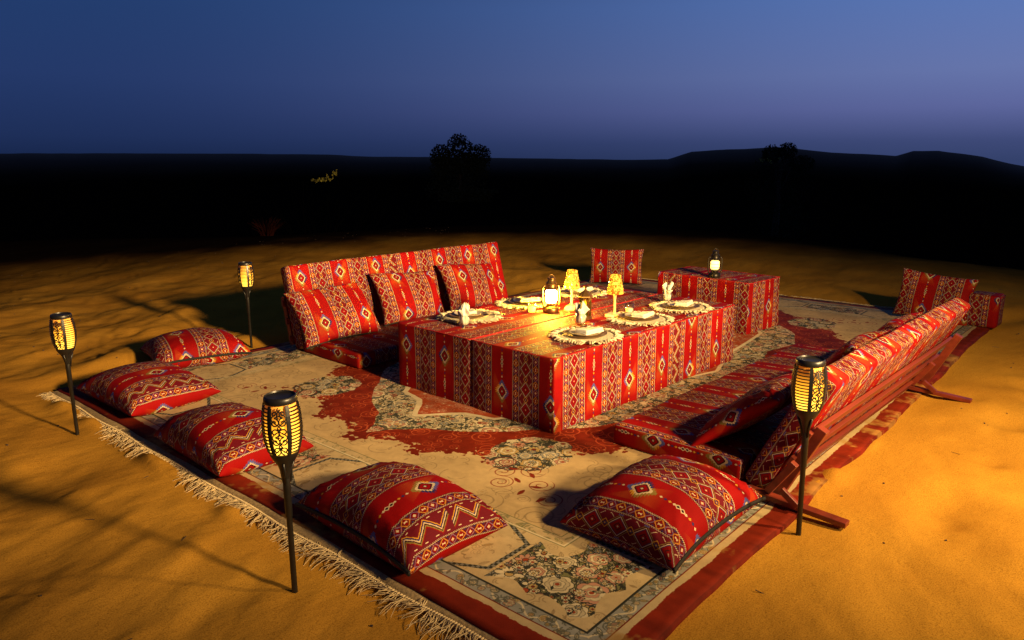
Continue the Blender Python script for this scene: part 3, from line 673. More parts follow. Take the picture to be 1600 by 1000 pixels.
# ------------------------------------------------------------------ pillows
def make_pillow(seed, wx=.74, wy=.54, h=.15, flat=True, hb=.075, zip_=True, ox=0, oy=0, name="floor_pillow", bulge=.42):
    n = 34; r = np.random.default_rng(seed)
    t = np.sin(np.linspace(-1, 1, n) * math.pi / 2); t = np.sign(t) * np.abs(t) ** .92
    U, Vv = np.meshgrid(t, t)
    cc = .075
    X = wx / 2 * (U - cc * U * np.abs(U) ** 2 * (1 - Vv ** 2)); Y = wy / 2 * (Vv - cc * 1.1 * Vv * np.abs(Vv) ** 2 * (1 - U ** 2))
    Hh = h * (np.clip((1 - U ** 2) * (1 - Vv ** 2), 0, 1)) ** bulge
    P = np.stack([X, Y, X * 0], -1).reshape(-1, 3)
    ang = np.arctan2(np.abs(Vv) - 1, np.abs(U) - 1); dc = np.hypot(np.abs(U) - 1, np.abs(Vv) - 1)
    crease = .014 * np.sin(ang * 16 + r.uniform(0, 6)) * np.exp(-(dc / .45) ** 2) * np.clip(dc * 4, 0, 1)
    edgepk = .006 * np.sin(U * 21 + r.uniform(0, 6)) * np.exp(-((1 - np.abs(Vv)) / .2) ** 2) + .0035 * np.sin(Vv * 17 + r.uniform(0, 6)) * np.exp(-((1 - np.abs(U)) / .2) ** 2)
    sag = .007 * snoise(P, 26, seed + 9).reshape(U.shape) + .024 * snoise(P, 9, seed).reshape(U.shape); inner = np.clip((1 - np.maximum(np.abs(U), np.abs(Vv))) * 6, 0, 1)
    seam = -.25 * hb * (np.abs(U) ** 3 * np.abs(Vv) ** 3) + .010 * snoise(P, 7, seed + 5).reshape(U.shape)
    ztop = seam + Hh * (1 + .05 * snoise(P, 6, seed + 2).reshape(U.shape)) + (crease + edgepk + sag) * inner
    zbot = seam - Hh * .9
    if flat: zbot = np.where(zbot < -hb, -hb - .002 * inner, zbot)
    off = hb if flat else 0
    top = np.stack([X, Y, ztop + off], -1).reshape(-1, 3); bot = np.stack([X, Y, zbot + off], -1).reshape(-1, 3)
    V = list(top); F = []; UV = []; mp = {}
    def arc(A, Z, ax):
        d = np.hypot(np.diff(A, axis=ax), np.diff(Z, axis=ax)); c = np.concatenate([np.zeros_like(np.take(A, [0], ax)), np.cumsum(d, ax)], ax); mid = (np.take(c, [n // 2 - 1], ax) + np.take(c, [n // 2], ax)) / 2
        return c - mid
    AX, AY = arc(X, ztop, 1), arc(Y, ztop, 0); BX, BY = arc(X, zbot, 1), arc(Y, zbot, 0)
    ex = np.take(AX, [n - 1], 1); ey = np.take(AY, [n - 1], 0)
    BX = np.sign(U) * (np.abs(np.where(U > 0, np.take(AX, [n - 1], 1), np.take(AX, [0], 1))) + np.maximum(0, np.abs(np.where(U > 0, np.take(BX, [n - 1], 1), np.take(BX, [0], 1))) - np.abs(BX)))
    fx_, fy_ = wx / 2 / np.abs(AX[n // 2, -1]), 1.0
    def uv(k): return ((AX.ravel()[k] * (.6 + .4 * fx_) + ox) / TW, (AY.ravel()[k] + oy) / KH)
    def uvb(k): return ((BX.ravel()[k] * (.6 + .4 * fx_) + ox) / TW, (AY.ravel()[k] + oy) / KH)
    for k in range(n * n):
        i, j = k % n, k // n
        if i in (0, n - 1) or j in (0, n - 1): mp[k] = k
        else: mp[k] = len(V); V.append(bot[k])
    for j in range(n - 1):
        for i in range(n - 1):
            q = [j * n + i, j * n + i + 1, (j + 1) * n + i + 1, (j + 1) * n + i]
            F.append(q); UV.append([uv(k) for k in q]); F.append([mp[k] for k in q[::-1]]); UV.append([uvb(k) for k in q[::-1]])
    root = empty(name); mesh_obj("cover", V, F, M_KILIM, root, UV)
    if zip_:
        e = top[:n]; mb = MB(); Vz = []; Fz = []
        for k in range(n):
            p = e[k]; hgt = .0095
            Vz += [(p[0], p[1] + .004, p[2] + hgt), (p[0], p[1] - .007, p[2] + hgt * .8), (p[0], p[1] - .007, p[2] - hgt * .8), (p[0], p[1] + .004, p[2] - hgt)]
        for k in range(n - 1):
            for m_ in range(4): m2 = (m_ + 1) % 4; Fz.append((k * 4 + m_, k * 4 + m2, (k + 1) * 4 + m2, (k + 1) * 4 + m_))
        Fz.append((0, 3, 2, 1)); Fz.append(tuple((n - 1) * 4 + k for k in (0, 1, 2, 3)))
        mb.add(Vz, Fz); mb.build("zip_edge", M_BLACK, root, smooth=True)
    return root
def place(o, loc, rot, label, group=None, cat="pillow"):
    o.location = loc; o.rotation_euler = rot; tag(o, label, cat, group); return o
PG = "floor pillows on the rug edge"
# local x = zip side, stripes run along local y, zip at -y
place(make_pillow(21, .74, .56, .165, ox=.2505), (2.66, 1.435, RT), (R(0), R(-3), R(-3)), "plump floor pillow with dark zip facing the open sand, in front of the slatted sofa", PG)
place(make_pillow(22, .80, .52, .165, ox=.7135), (1.875, 2.27, RT), (0, 0, R(-93)), "plump floor pillow with a dark zip, right behind the front torch pole", PG)
place(make_pillow(23, .78, .52, .155, zip_=False, ox=.78), (1.835, 3.60, RT), (0, 0, R(-92)), "floor pillow partly hidden by the head of the front torch", PG)
place(make_pillow(24, .80, .58, .15, zip_=False, ox=.7615), (1.93, 4.86, RT), (0, 0, R(-88)), "floor pillow beside the leftmost torch, with hooked zigzag band along its edge", PG)
place(make_pillow(25, .70, .66, .145, ox=.2065), (2.62, 5.62, RT), (0, 0, R(-14)), "floor pillow beneath the torch nearest the far sofa, zip towards the rug", PG)
# upright pillows on the far sofa (local frame of the sofa)
def on_sofa(sf, xl, yl, zl, rx, rz, seed, label, group, ox=0, w=.62, hgt=.50, tilt=0, zip_=True):
    p = make_pillow(seed, w, hgt, .085, flat=False, zip_=zip_, ox=ox, oy=.1 * seed, name="sofa_pillow", bulge=.40)
    a = sf.rotation_euler.z; c, s = math.cos(a), math.sin(a)
    x = sf.location.x + xl * c - yl * s; y = sf.location.y + xl * s + yl * c
    M = Matrix.Rotation(a + rz, 4, 'Z') @ Matrix.Rotation(R(90) + rx, 4, 'X') @ Matrix.Rotation(tilt, 4, 'Z')
    p.matrix_world = Matrix.Translation((x, y, zl)) @ M; p.location = (x, y, zl); p.rotation_euler = M.to_euler()
    tag(p, label, "pillow", group); return p
G1 = "upright pillows on the far sofa"
on_sofa(sofa, .24, .63, .325, R(-37), R(-3), 31, "upright pillow at the near end of the far sofa, overhanging its end", G1, ox=.2505, w=.72, tilt=R(1))
on_sofa(sofa, 1.06, .67, .345, R(-32), R(-3), 32, "upright pillow in the middle of the three on the far sofa", G1, ox=.2, w=.68, tilt=R(-4))
on_sofa(sofa, 1.84, .65, .345, R(-33), R(-4), 33, "upright pillow at the far end of the far sofa", G1, ox=.24, w=.68, tilt=R(-5))
G2 = "pillows leaning inside the slatted sofa"
on_sofa(s2, 2.12, .66, .295, R(-52), R(3), 34, "shadowed pillow leaning inside the slatted sofa, nearest the right torch", G2, ox=.50, w=.76, hgt=.55, zip_=False)
on_sofa(s2, 1.22, .77, .34, R(-36), R(-3), 35, "pillow leaning behind the slatted sofa's back, in the middle of three", G2, ox=.15, zip_=False)
on_sofa(s2, .52, .77, .34, R(-36), R(2), 36, "pillow leaning behind the slatted sofa's back, farthest from the camera", G2, ox=.33, zip_=False)
# two upright pillows at the far rug corners and a cube pouf
def upright(x, y, z, rx, rz, seed, label, w, hgt, ox, oy, tilt=0):
    p = make_pillow(seed, w, hgt, .085, flat=False, zip_=True, ox=ox, oy=oy, name="upright_pillow", bulge=.38)
    M = Matrix.Rotation(rz, 4, 'Z') @ Matrix.Rotation(R(90) + rx, 4, 'X') @ Matrix.Rotation(tilt, 4, 'Z')
    p.location = (x, y, z); p.rotation_euler = M.to_euler(); tag(p, label, "pillow"); return p
upright(7.86, 5.08, .235, R(-8), R(-62), 41, "single pillow standing upright on the rug corner behind the crystal lamps", .68, .45, .28, .02)
upright(8.02, 1.52, .245, R(-10), R(-88), 42, "single pillow standing upright behind the far end of the slatted sofa", .66, .47, .16, .15, R(-5))
def pouf():
    root = empty("pouf", (7.98, .98, RT), R(-4)); tag(root, "small square red kilim pouf beside the upright pillow at the rug's right corner", "pouf")
    rounded_box("cover", (.26, .26, .31), .03, M_KILIM, root, uv_cloth(.1, .1), .04, .004, 77)
    MB().tube([(.02, .003, .29), (.13, -.002, .292), (.24, .003, .29)], .004, 6).build("edge_piping", M_PIPING, root, smooth=True)
pouf()

# ------------------------------------------------------------------ torches
HZ = .535
def hr(z):
    "radius of the barrel head at height z above HZ"
    return float(np.interp(z, [0, .02, .06, .10, .15, .185, .205], [.044, .053, .0625, .0655, .063, .057, .052]))
def scroll_mesh():
    "pierced scrollwork for one 60 degree panel: curls drawn on the barrel"
    mb = MB(); half = R(24)
    def ribbon(pts, wd):
        V = []; F = []; m = len(pts)
        for i, (u, z) in enumerate(pts):
            u0, z0 = pts[max(i - 1, 0)]; u1, z1 = pts[min(i + 1, m - 1)]; rr = hr(z); tx, tz = (u1 - u0) * rr, z1 - z0; q = math.hypot(tx, tz) or 1; nx_, nz = -tz / q * wd / 2, tx / q * wd / 2
            for s in (-1, 1):
                for dr in (-.0012, .0012):
                    a = u + s * nx_ / rr; zz = z + s * nz; r_ = hr(zz) + dr; V.append((r_ * math.cos(a), r_ * math.sin(a), HZ + zz))
        for i in range(m - 1):
            a, b = i * 4, i * 4 + 4
            F += [(a, b, b + 2, a + 2), (a + 1, a + 3, b + 3, b + 1), (a, a + 1, b + 1, b), (a + 2, b + 2, b + 3, a + 3)]
        mb.add(V, F)
    def curl(cu, cz, r0, turns, start, sgn, wd=.0042):
        pts = []; n = int(18 * turns)
        for i in range(n + 1):
            t = i / n; rad = r0 * (1 - .80 * t); an = start + sgn * t * turns * 2 * math.pi; z = cz + rad * math.sin(an); pts.append((cu + rad * math.cos(an) / .066, z))
        ribbon(pts, wd)
    zs = [.034, .068, .102, .136, .165]
    for k, z in enumerate(zs):
        r0 = .0165 if k < 4 else .012
        for s in (-1, 1):
            curl(s * R(12.5), z, r0, 1.25, math.pi / 2 * (1 if k % 2 else -1) + (0 if s > 0 else math.pi * 0), s if k % 2 else -s)
        curl(0, z + .017, .008, .8, 0, 1 if k % 2 else -1, .0035)
    for s in (-1, 1):
        ribbon([(s * (R(9) + R(13) * math.sin(z * 95)), z) for z in np.linspace(.014, .18, 40)], .0036)
        ribbon([(s * half, z) for z in np.linspace(.012, .184, 12)], .004)
    return mb
def slat_mesh(z):
    mb = MB(); V = []; F = []; n = 7
    for i in range(n + 1):
        a = R(-25) + R(50) * i / n
        for dr, dz in ((-.001, -.0024), (.0022, -.0018), (.0022, .0018), (-.001, .0024)):
            r_ = hr(z) + dr; V.append((r_ * math.cos(a), r_ * math.sin(a), HZ + z + dz))
    for i in range(n):
        for k in range(4): k2 = (k + 1) % 4; F.append((i * 4 + k, i * 4 + k2, (i + 1) * 4 + k2, (i + 1) * 4 + k))
    return mb.add(V, F)
def make_torch():
    root = empty("torch")
    MB().lathe([(.0085, -.06), (.0105, 0), (.0105, .30), (.0125, .302), (.0135, .44), (.013, .50)], 16, cap0=True, cap1=True).build("pole", M_PLASTIC, root, smooth=True)
    mb = MB().lathe([(.013, .445), (.017, .470), (.026, .500), (.040, .522), (.0475, .536), (.0500, .548), (.046, .549), (.020, .540)], 28, cap1=True); smooth_by_angle(mb.build("cup", M_PLASTIC, root), 40)
    for k in range(3):
        a = k * 2 * math.pi / 3; f = MB().tube([(.014 * math.cos(a), .014 * math.sin(a), .43), (.020 * math.cos(a), .020 * math.sin(a), .475), (.034 * math.cos(a), .034 * math.sin(a), .512)], [.004, .005, .004], 6); f.build("bracket", M_PLASTIC, root, smooth=True)
    mb = MB().lathe([(.0545, .726), (.0560, .729), (.0550, .741), (.0525, .748), (.0500, .7495), (.0485, .744), (.030, .742)], 32, cap1=True); smooth_by_angle(mb.build("lid", M_PLASTIC, root), 40)
    mb = MB().lathe([(.044, .546), (.050, .565), (.055, .60), (.057, .64), (.055, .685), (.050, .722)], 28, cap0=True, cap1=True); mb.build("diffuser", M_FLAME, root, smooth=True)
    # six upright strips between the panels
    st = None
    for k in range(6):
        if st is None:
            V = []; F = []; zs = np.linspace(.0, .19, 12)
            for z in zs:
                for a, dr in ((-R(5.5), -.0014), (R(5.5), -.0014), (R(5.5), .0024), (-R(5.5), .0024)): r_ = hr(z) + dr; V.append((r_ * math.cos(a), r_ * math.sin(a), HZ + z))
            for i in range(11):
                for q in range(4): q2 = (q + 1) % 4; F.append((i * 4 + q, i * 4 + q2, (i + 1) * 4 + q2, (i + 1) * 4 + q))
            st = MB().add(V, F).build("strip", M_PLASTIC, root); o = st
        else: o = st.copy(); col.objects.link(o)
        o.rotation_euler.z = R(30 + 60 * k)
    o0 = scroll_mesh().build("scroll_panel", M_PLASTIC, root)
    for k in (1, 2): o = o0.copy(); col.objects.link(o); o.rotation_euler.z = R(120 * k)
    for z in np.linspace(.022, .180, 14):
        s0 = slat_mesh(float(z)).build("slat", M_PLASTIC, root); s0.rotation_euler.z = R(60)
        for k in (1, 2): o = s0.copy(); col.objects.link(o); o.rotation_euler.z = R(60 + 120 * k)
    return root
torch = make_torch(); GT = "solar stake torches round the rug"
# heading of the scroll panel (deg), lean
for i, (x, y, s, hd, lx, ly, lab) in enumerate([
        (1.308, 2.193, 1.02, 229, .2, .6, "black stake torch in the front, scroll panel lit, beside the carpet fringe"),
        (1.387, 4.548, .965, 250 - 22, .0, .8, "black stake torch farthest left, standing in bare sand"),
        (3.116, 5.638, .98, 200 - 60 + 24, 0, 0, "small black stake torch beside the end of the far sofa"),
        (2.965, .960, 1.04, 198 + 60 - 24, .6, -.8, "black stake torch by the slatted sofa, slatted panel glowing towards the camera")]):
    t = torch if i == 0 else copy_tree(torch)
    t.location = (x, y, gz(x, y) - .004); t.scale = (s, s, s); t.rotation_euler = (R(lx), R(ly), R(hd)); tag(t, lab, "torch", GT)

# ------------------------------------------------------------------ lanterns and lamps
def hurricane(loc, s, label, metal, bulb, watts, colr):
    root = empty("lantern", loc); tag(root, label, "lantern")
    smooth_by_angle(MB().lathe([(.052, 0), (.056, .006), (.056, .030), (.050, .040), (.030, .052), (.030, .062), (.038, .066), (.038, .072)], 28, cap0=True, cap1=True).build("fuel_tank", metal, root), 35)
    MB().lathe([(.034, .072), (.044, .085), (.050, .110), (.048, .135), (.040, .158), (.034, .165)], 28).build("globe", M_GLASS, root, smooth=True)
    MB().lathe([(.034, .080), (.040, .088), (.040, .150), (.032, .156)], 20, cap0=True, cap1=True).build("glowing_mantle", bulb, root, smooth=True)
    smooth_by_angle(MB().lathe([(.036, .164), (.044, .168), (.044, .176), (.036, .184), (.034, .200), (.040, .204), (.040, .210), (.026, .226), (.022, .238), (.030, .242), (.026, .250), (.012, .254)], 28, cap0=True, cap1=True).build("chimney_cap", metal, root), 35)
    for sg in (-1, 1):
        MB().tube([(sg * .036, 0, .195), (sg * .056, 0, .19), (sg * .064, 0, .17), (sg * .065, 0, .10), (sg * .060, 0, .055), (sg * .046, 0, .030)], .0055, 8).build("side_tube", metal, root, smooth=True)
    MB().tube([(.020 * math.cos(t), 0, .250 + .022 * math.sin(t)) for t in np.linspace(-.2, math.pi + .2, 16)], .0022, 6).build("bail_handle", metal, root, smooth=True)
    for z, r_ in ((.100, .0505), (.130, .0505)):
        MB().lathe([(r_ - .001, z - .0012), (r_ + .001, z - .0012), (r_ + .001, z + .0012), (r_ - .001, z + .0012), (r_ - .001, z - .0012)], 24).build("guard_wire", metal, root, smooth=True)
    root.scale = (s, s, s)
    return root
hz = TH + .001
h1 = hurricane((4.187, 3.259, hz), 1.03, "brass hurricane lantern glowing brightest among the things on the long table", M_BRASS, M_BULB, 9, (1, .50, .10)); h1.rotation_euler.z = R(-35)
h2 = hurricane((6.375, 3.036, .479), .99, "dark hurricane lantern alone on the short table", M_BLKMETAL, M_BULB2, 3.0, (1, .62, .22)); h2.rotation_euler.z = R(-50)
def crystal_lamp(loc, square, label):
    root = empty("crystal_lamp", loc); tag(root, label, "lamp")
    if square: MB().box((0, 0, .009), (.105, .105, .018)).build("base", M_CLEARCRYSTAL, root, bevel=.003)
    else: MB().lathe([(.056, 0), (.057, .006), (.050, .018), (.034, .029), (.014, .034)], 28, cap0=True, cap1=True).build("base", M_CLEARCRYSTAL, root, smooth=True)
    MB().lathe([(.011, .018), (.009, .05), (.008, .12), (.012, .15), (.013, .17), (.010, .19), (.010, .20)], 8, cap0=True, cap1=True).build("stem", M_CLEARCRYSTAL, root)
    # faceted shade: rings of raised diamonds on a cone
    n, rows = 14, 6; V = []; F = []; mi = []
    for j in range(rows + 1):
        z = .165 + .135 * j / rows; r_ = .060 - .026 * j / rows
        for k in range(n): a = 2 * math.pi * (k + .5 * (j % 2)) / n; V.append((r_ * math.cos(a), r_ * math.sin(a), z))
    for j in range(rows):
        for k in range(n):
            k2 = (k + 1) % n; a, b = j * n, (j + 1) * n
            tr = [(a + k, a + k2, b + k), (a + k2, b + k2, b + k)] if j % 2 == 0 else [(a + k, a + k2, b + k2), (a + k, b + k2, b + k)]
            for q in tr:
                c = sum((Vector(V[i]) for i in q), Vector()) / 3; nn = Vector((c.x, c.y, .02)).normalized(); V.append(tuple(c + nn * .0055)); ci = len(V) - 1
                for i in range(3): F.append((q[i], q[(i + 1) % 3], ci)); mi.append(1 if random.random() < .38 else 0)
    mesh_obj("faceted_shade", V, F, None, root, smooth=False, mats=[M_CRYSTAL, M_CRYSTAL2], midx=mi)
    MB().lathe([(.012, .20), (.014, .22), (.014, .255), (.008, .268)], 12, cap0=True, cap1=True).build("bulb", M_CANDLE, root, smooth=True)
    return root
L1 = crystal_lamp((4.362, 3.202, hz), False, "crystal table lamp with round domed base next to the brightest lantern")
L2 = crystal_lamp((4.378, 2.832, hz), True, "crystal table lamp with square base in front of the short table"); L2.rotation_euler.z = R(10)
def moroccan(loc):
    root = empty("candle_lantern", loc); tag(root, "six sided metal lantern with amber and green glass panes and pointed roof", "lantern")
    rr = .040
    smooth_by_angle(MB().lathe([(.050, 0), (.050, .008), (.043, .014), (.043, .020)], 6, cap0=True, cap1=True).build("base", M_BRASS, root), 20)
    smooth_by_angle(MB().lathe([(.043, .155), (.054, .158), (.052, .165), (.036, .182), (.022, .195), (.012, .204), (.006, .206)], 6, cap0=True, cap1=True).build("roof", M_BRASS, root), 20)
    smooth_by_angle(MB().lathe([(.004, .204), (.009, .210), (.005, .217), (.010, .222), (.012, .229), (.003, .236)], 12, cap1=True).build("finial", M_BRASS, root), 40)
    for k in range(6):
        a = k * math.pi / 3; MB().bar((rr * math.cos(a), rr * math.sin(a), .018), (rr * math.cos(a), rr * math.sin(a), .158), .006, .006, (1, 0, 0)).build("post", M_BRASS, root)
        b = a + math.pi / 6; q = rr * math.cos(math.pi / 6) - .002; c, s = math.cos(b), math.sin(b); hw = rr * .46
        V = [(q * c - s * x, q * s + c * x, z) for z in (.02, .157) for x in (-hw, hw)] + [((q - .002) * c - s * x, (q - .002) * s + c * x, z) for z in (.02, .157) for x in (-hw, hw)]
        MB().add(V, [(0, 1, 3, 2), (4, 6, 7, 5), (0, 2, 6, 4), (1, 5, 7, 3)]).build("pane", M_AMBERGLASS if k % 2 else M_GREENGLASS, root)
        cr = MB().tube([(rr * .98 * math.cos(a + t), rr * .98 * math.sin(a + t), .150 - .030 * abs(t - math.pi / 6) / (math.pi / 6)) for t in np.linspace(0, math.pi / 3, 7)], .0022, 5); cr.build("arch_trim", M_BRASS, root)
    MB().lathe([(.015, .02), (.015, .085), (.012, .09)], 14, cap0=True, cap1=True).build("candle", M_GREENWAX, root, smooth=True)
    MB().lathe([(.002, .090), (.009, .102), (.010, .112), (.005, .128), (.001, .140)], 12, cap0=True, cap1=True).build("flame", M_CANDLE, root, smooth=True)
    return root
M_GREENWAX = mat("green_wax", (.10, .35, .12), .5, emit=(.1, .4, .08), es=.12)
moroccan((4.168, 2.941, hz)).rotation_euler.z = R(12)

# ------------------------------------------------------------------ place settings
def ring_disc(prof, n, wob, seed):
    r = np.random.default_rng(seed); mb = MB(); mb.lathe(prof, n, cap0=True, cap1=True)
    V = []
    for v in mb.V: a = math.atan2(v[1], v[0]); q = 1 + wob * math.sin(3 * a + seed) + wob * .6 * math.sin(7 * a + seed * 2); V.append((v[0] * q, v[1] * q, v[2]))
    mb.V = V; return mb
def make_mat():
    root = empty("placemat")
    ring_disc([(.150, 0), (.163, .002), (.163, .006), (.140, .008), (.06, .007)], 40, .010, 1).build("woven_disc", M_RAFFIA, root, smooth=True)
    fr = MB(); r = random.Random(5)
    for k in range(190):
        a = 2 * math.pi * k / 190 + r.gauss(0, .012); ra = .160; ln_ = r.uniform(.020, .056); yw = a + r.gauss(0, .6); p = Vector((ra * math.cos(a), ra * math.sin(a), .006)); pts = [tuple(p)]
        zl = r.uniform(.0, .012)
        for q in range(1, 4): yw += r.gauss(0, .3); p = p + Vector((math.cos(yw), math.sin(yw), 0)) * ln_ / 3; pts.append((p.x, p.y, .006 + zl * math.sin(q / 3 * 2.6) - .0012 * q))
        fr.tube(pts, [.0050, .0048, .0038, .0022], 4) if r.random() < .86 else None
    tag(fr.build("fringe", M_FRINGE2, root, smooth=True), kind="stuff")
    return root
M_FRINGE2 = add_noise(mat("cream_fringe", (.58, .48, .31), .9, spec=.1), 60, .25)
def make_tray():
    root = empty("charger_plate"); smooth_by_angle(MB().lathe([(.085, 0), (.120, .004), (.138, .012), (.139, .014), (.120, .009), (.09, .006), (.02, .006)], 40, cap0=True, cap1=True).build("dish", M_TRAY, root), 50)
    smooth_by_angle(MB().lathe([(.055, .006), (.085, .011), (.102, .020), (.103, .022), (.084, .0145), (.055, .0115), (.01, .0110)], 36, cap0=True, cap1=True).build("plate", M_PLATE, root), 50)
    return root
def make_napkin(seed):
    root = empty("folded_napkin"); r = random.Random(seed)
    for k in range(3):
        sx, sy = .150 - .006 * k, .085 - .004 * k
        def wp(p, k=k): return (p[0] - sx / 2 + r.uniform(-.0006, .0006), p[1] - sy / 2, p[2] + .006 * math.sin(p[0] * 28 + k) * (p[1] / sy) + .004 * math.sin(p[1] * 40 + k))
        o = rounded_box("fold", (sx, sy, .0085), .004, M_LINEN, root, lambda key, p: (p[0], p[1]), .02, .0008, seed + k, warp=wp); o.location = (0, 0, .0075 * k + .004); o.rotation_euler = (0, 0, r.uniform(-.06, .06))
    return root
def make_glass():
    root = empty("tumbler"); MB().lathe([(.020, 0), (.030, .003), (.036, .022), (.036, .045), (.031, .078), (.030, .078), (.0348, .045), (.0345, .022), (.028, .006), (.004, .005)], 28, cap0=True, cap1=True).build("bowl", M_GLASS, root, smooth=True)
    MB().lathe([(.0295, .0775), (.0312, .0785), (.0318, .0775), (.0300, .0765)], 28).build("rim", M_GLASS, root, smooth=True)
    return root
def make_tucked(seed):
    "napkin folded into a glass: soft pleats standing out of the top"
    n, m = 44, 16; V = []; F = []
    for j in range(m):
        t = j / (m - 1); base = np.interp(t, [0, .15, .45, .62, .82, .95, 1], [.012, .026, .027, .019, .027, .034, .020]); z = .008 + .104 * t
        for k in range(n):
            a = 2 * math.pi * k / n; pl = 1 + .08 * math.sin(9 * a + seed * 2) + (.06 + .42 * t ** 2) * math.sin(4 * a + seed + 1.2 * t) + .25 * t ** 3 * math.sin(7 * a + seed * 3)
            V.append((base * pl * math.cos(a), base * pl * math.sin(a), z + .030 * t ** 2 * math.sin(2 * a + seed) + .014 * t ** 2 * math.sin(5 * a + seed * 2)))
    for j in range(m - 1):
        for k in range(n): k2 = (k + 1) % n; F.append((j * n + k, j * n + k2, (j + 1) * n + k2, (j + 1) * n + k))
    F.append(tuple(range(n))[::-1]); F.append(tuple((m - 1) * n + k for k in range(n)))
    return mesh_obj("tucked_napkin", V, F, M_LINEN)
def make_spoon():
    root = empty("spoon"); mb = MB(); mb.tube([(0, 0, .003), (.06, 0, .006), (.12, 0, .005)], [.0028, .0022, .0035], 6); mb.build("handle", M_STEEL, root, smooth=True)
    V = []; F = []
    for i in range(9):
        t = i / 8; x = -.046 + .048 * t; hw = .014 * math.sin(math.pi * min(1, t * .97 + .03)) ** .7
        for s in (-1, -.5, 0, .5, 1): V.append((x, s * hw, .006 - .004 * (1 - s * s) * math.sin(math.pi * t)))
    for i in range(8):
        for k in range(4): F.append((i * 5 + k, i * 5 + k + 1, (i + 1) * 5 + k + 1, (i + 1) * 5 + k))
    o = MB().add(V, F).build("bowl", M_STEEL, root, smooth=True); sm = o.modifiers.new("thick", 'SOLIDIFY'); sm.thickness = .0015
    return root
M_VOTIVE = mat('glowing_wax', (.9, .7, .2), .5, emit=(1, .70, .06), es=3.2); M_WAX = mat('pale_wax', (.75, .68, .5), .5)
mat0, tray0, glass0, spoon0 = make_mat(), make_tray(), make_glass(), make_spoon(); first = {}
def use(src):
    if src.name not in first: first[src.name] = 1; return src
    return copy_tree(src)
SET = [  # mat centre, glass position, tucked napkin, folded napkin, words for the place
    ((3.665, 3.585), (3.440, 3.415), True, False, "at the pillow side, nearest the camera"),
    ((4.300, 3.600), (4.077, 3.351), False, False, "beside the brass lantern on the pillow side"),
    ((4.960, 3.560), None, False, True, "behind the domed crystal lamp, farthest on the pillow side"),
    ((3.735, 2.625), (3.996, 2.855), True, True, "nearest the camera on the slatted sofa side"),
    ((4.390, 2.630), (4.507, 2.790), False, True, "in the middle of the slatted sofa side"),
    ((4.955, 2.615), (5.101, 2.816), True, True, "nearest the short table on the slatted sofa side")]
for i, (mc, gp, tuck, fold, wd_) in enumerate(SET):
    m = use(mat0); m.scale = (1.16, 1.16, 1.3); m.location = (*mc, hz); m.rotation_euler.z = i * 1.1; tag(m, "round raffia placemat with cream fringe " + wd_, "placemat", "placemats on the long table")
    p = use(tray0); p.location = (mc[0] + .012 * math.sin(i * 2.1), mc[1] + .012 * math.cos(i * 1.7), hz + .0105); p.rotation_euler = (R(1.2 * math.sin(i)), R(1.0 * math.cos(i * 2)), i); tag(p, "carved brown charger and plate " + wd_, "plate", "plates on the long table")
    if fold or i == 1:
        n_ = make_napkin(100 + i); n_.location = (mc[0] + .01, mc[1] - .02, hz + .0235); n_.rotation_euler = (0, 0, R(-32 + 9 * i)); n_.scale = (1.15, 1.15, 1.1); tag(n_, "folded white napkin on the plate " + wd_, "napkin", "folded napkins")
    if i == 0:
        n_ = make_napkin(100); n_.location = (mc[0] + .02, mc[1] + .03, hz + .0235); n_.rotation_euler = (0, 0, R(75)); n_.scale = (.85, .8, .8); tag(n_, "folded white napkin on the plate " + wd_, "napkin", "folded napkins")
    if gp:
        gl = use(glass0); gl.location = (*gp, hz); tag(gl, ("stemless glass holding a napkin " if tuck else "stemless glass holding a short candle ") + wd_, "glass", "glasses on the long table")
        if not tuck: c_ = MB().lathe([(.024, .006), (.027, .012), (.027, .042), (.020, .046), (.003, .045), (.0015, .052)], 20, cap0=True, cap1=True).build("votive_candle", M_VOTIVE if i == 1 else M_WAX, smooth=True); c_.location = (*gp, hz); tag(c_, ("glowing yellow" if i == 1 else "pale unlit") + " candle inside the glass " + wd_, "candle")
        if tuck: k = make_tucked(i * 1.7); k.location = (*gp, hz); k.scale = (1.15, 1.15, 1.08); tag(k, "white napkin tucked in the glass " + wd_, "napkin", "napkins tucked in glasses")
    sp = use(spoon0); sp.location = (mc[0] + .075, mc[1] + .115 if i > 2 else mc[1] - .12, hz + .020); sp.rotation_euler = (0, R(4), R(-25 + 11 * i)); tag(sp, "dark spoon resting across the plate " + wd_, "spoon", "spoons on the plates")

root = empty("votive_bowl", (4.275, 3.075, hz)); tag(root, "little brass bowl of glowing wax between the lanterns on the long table", "bowl")
smooth_by_angle(MB().lathe([(.012, 0), (.016, .003), (.030, .016), (.036, .030), (.034, .031), (.028, .018)], 24, cap0=True).build("bowl", M_BRASS, root), 40)
MB().lathe([(.027, .018), (.032, .026), (.004, .027)], 24, cap0=True, cap1=True).build("wax", M_VOTIVE, root, smooth=True)
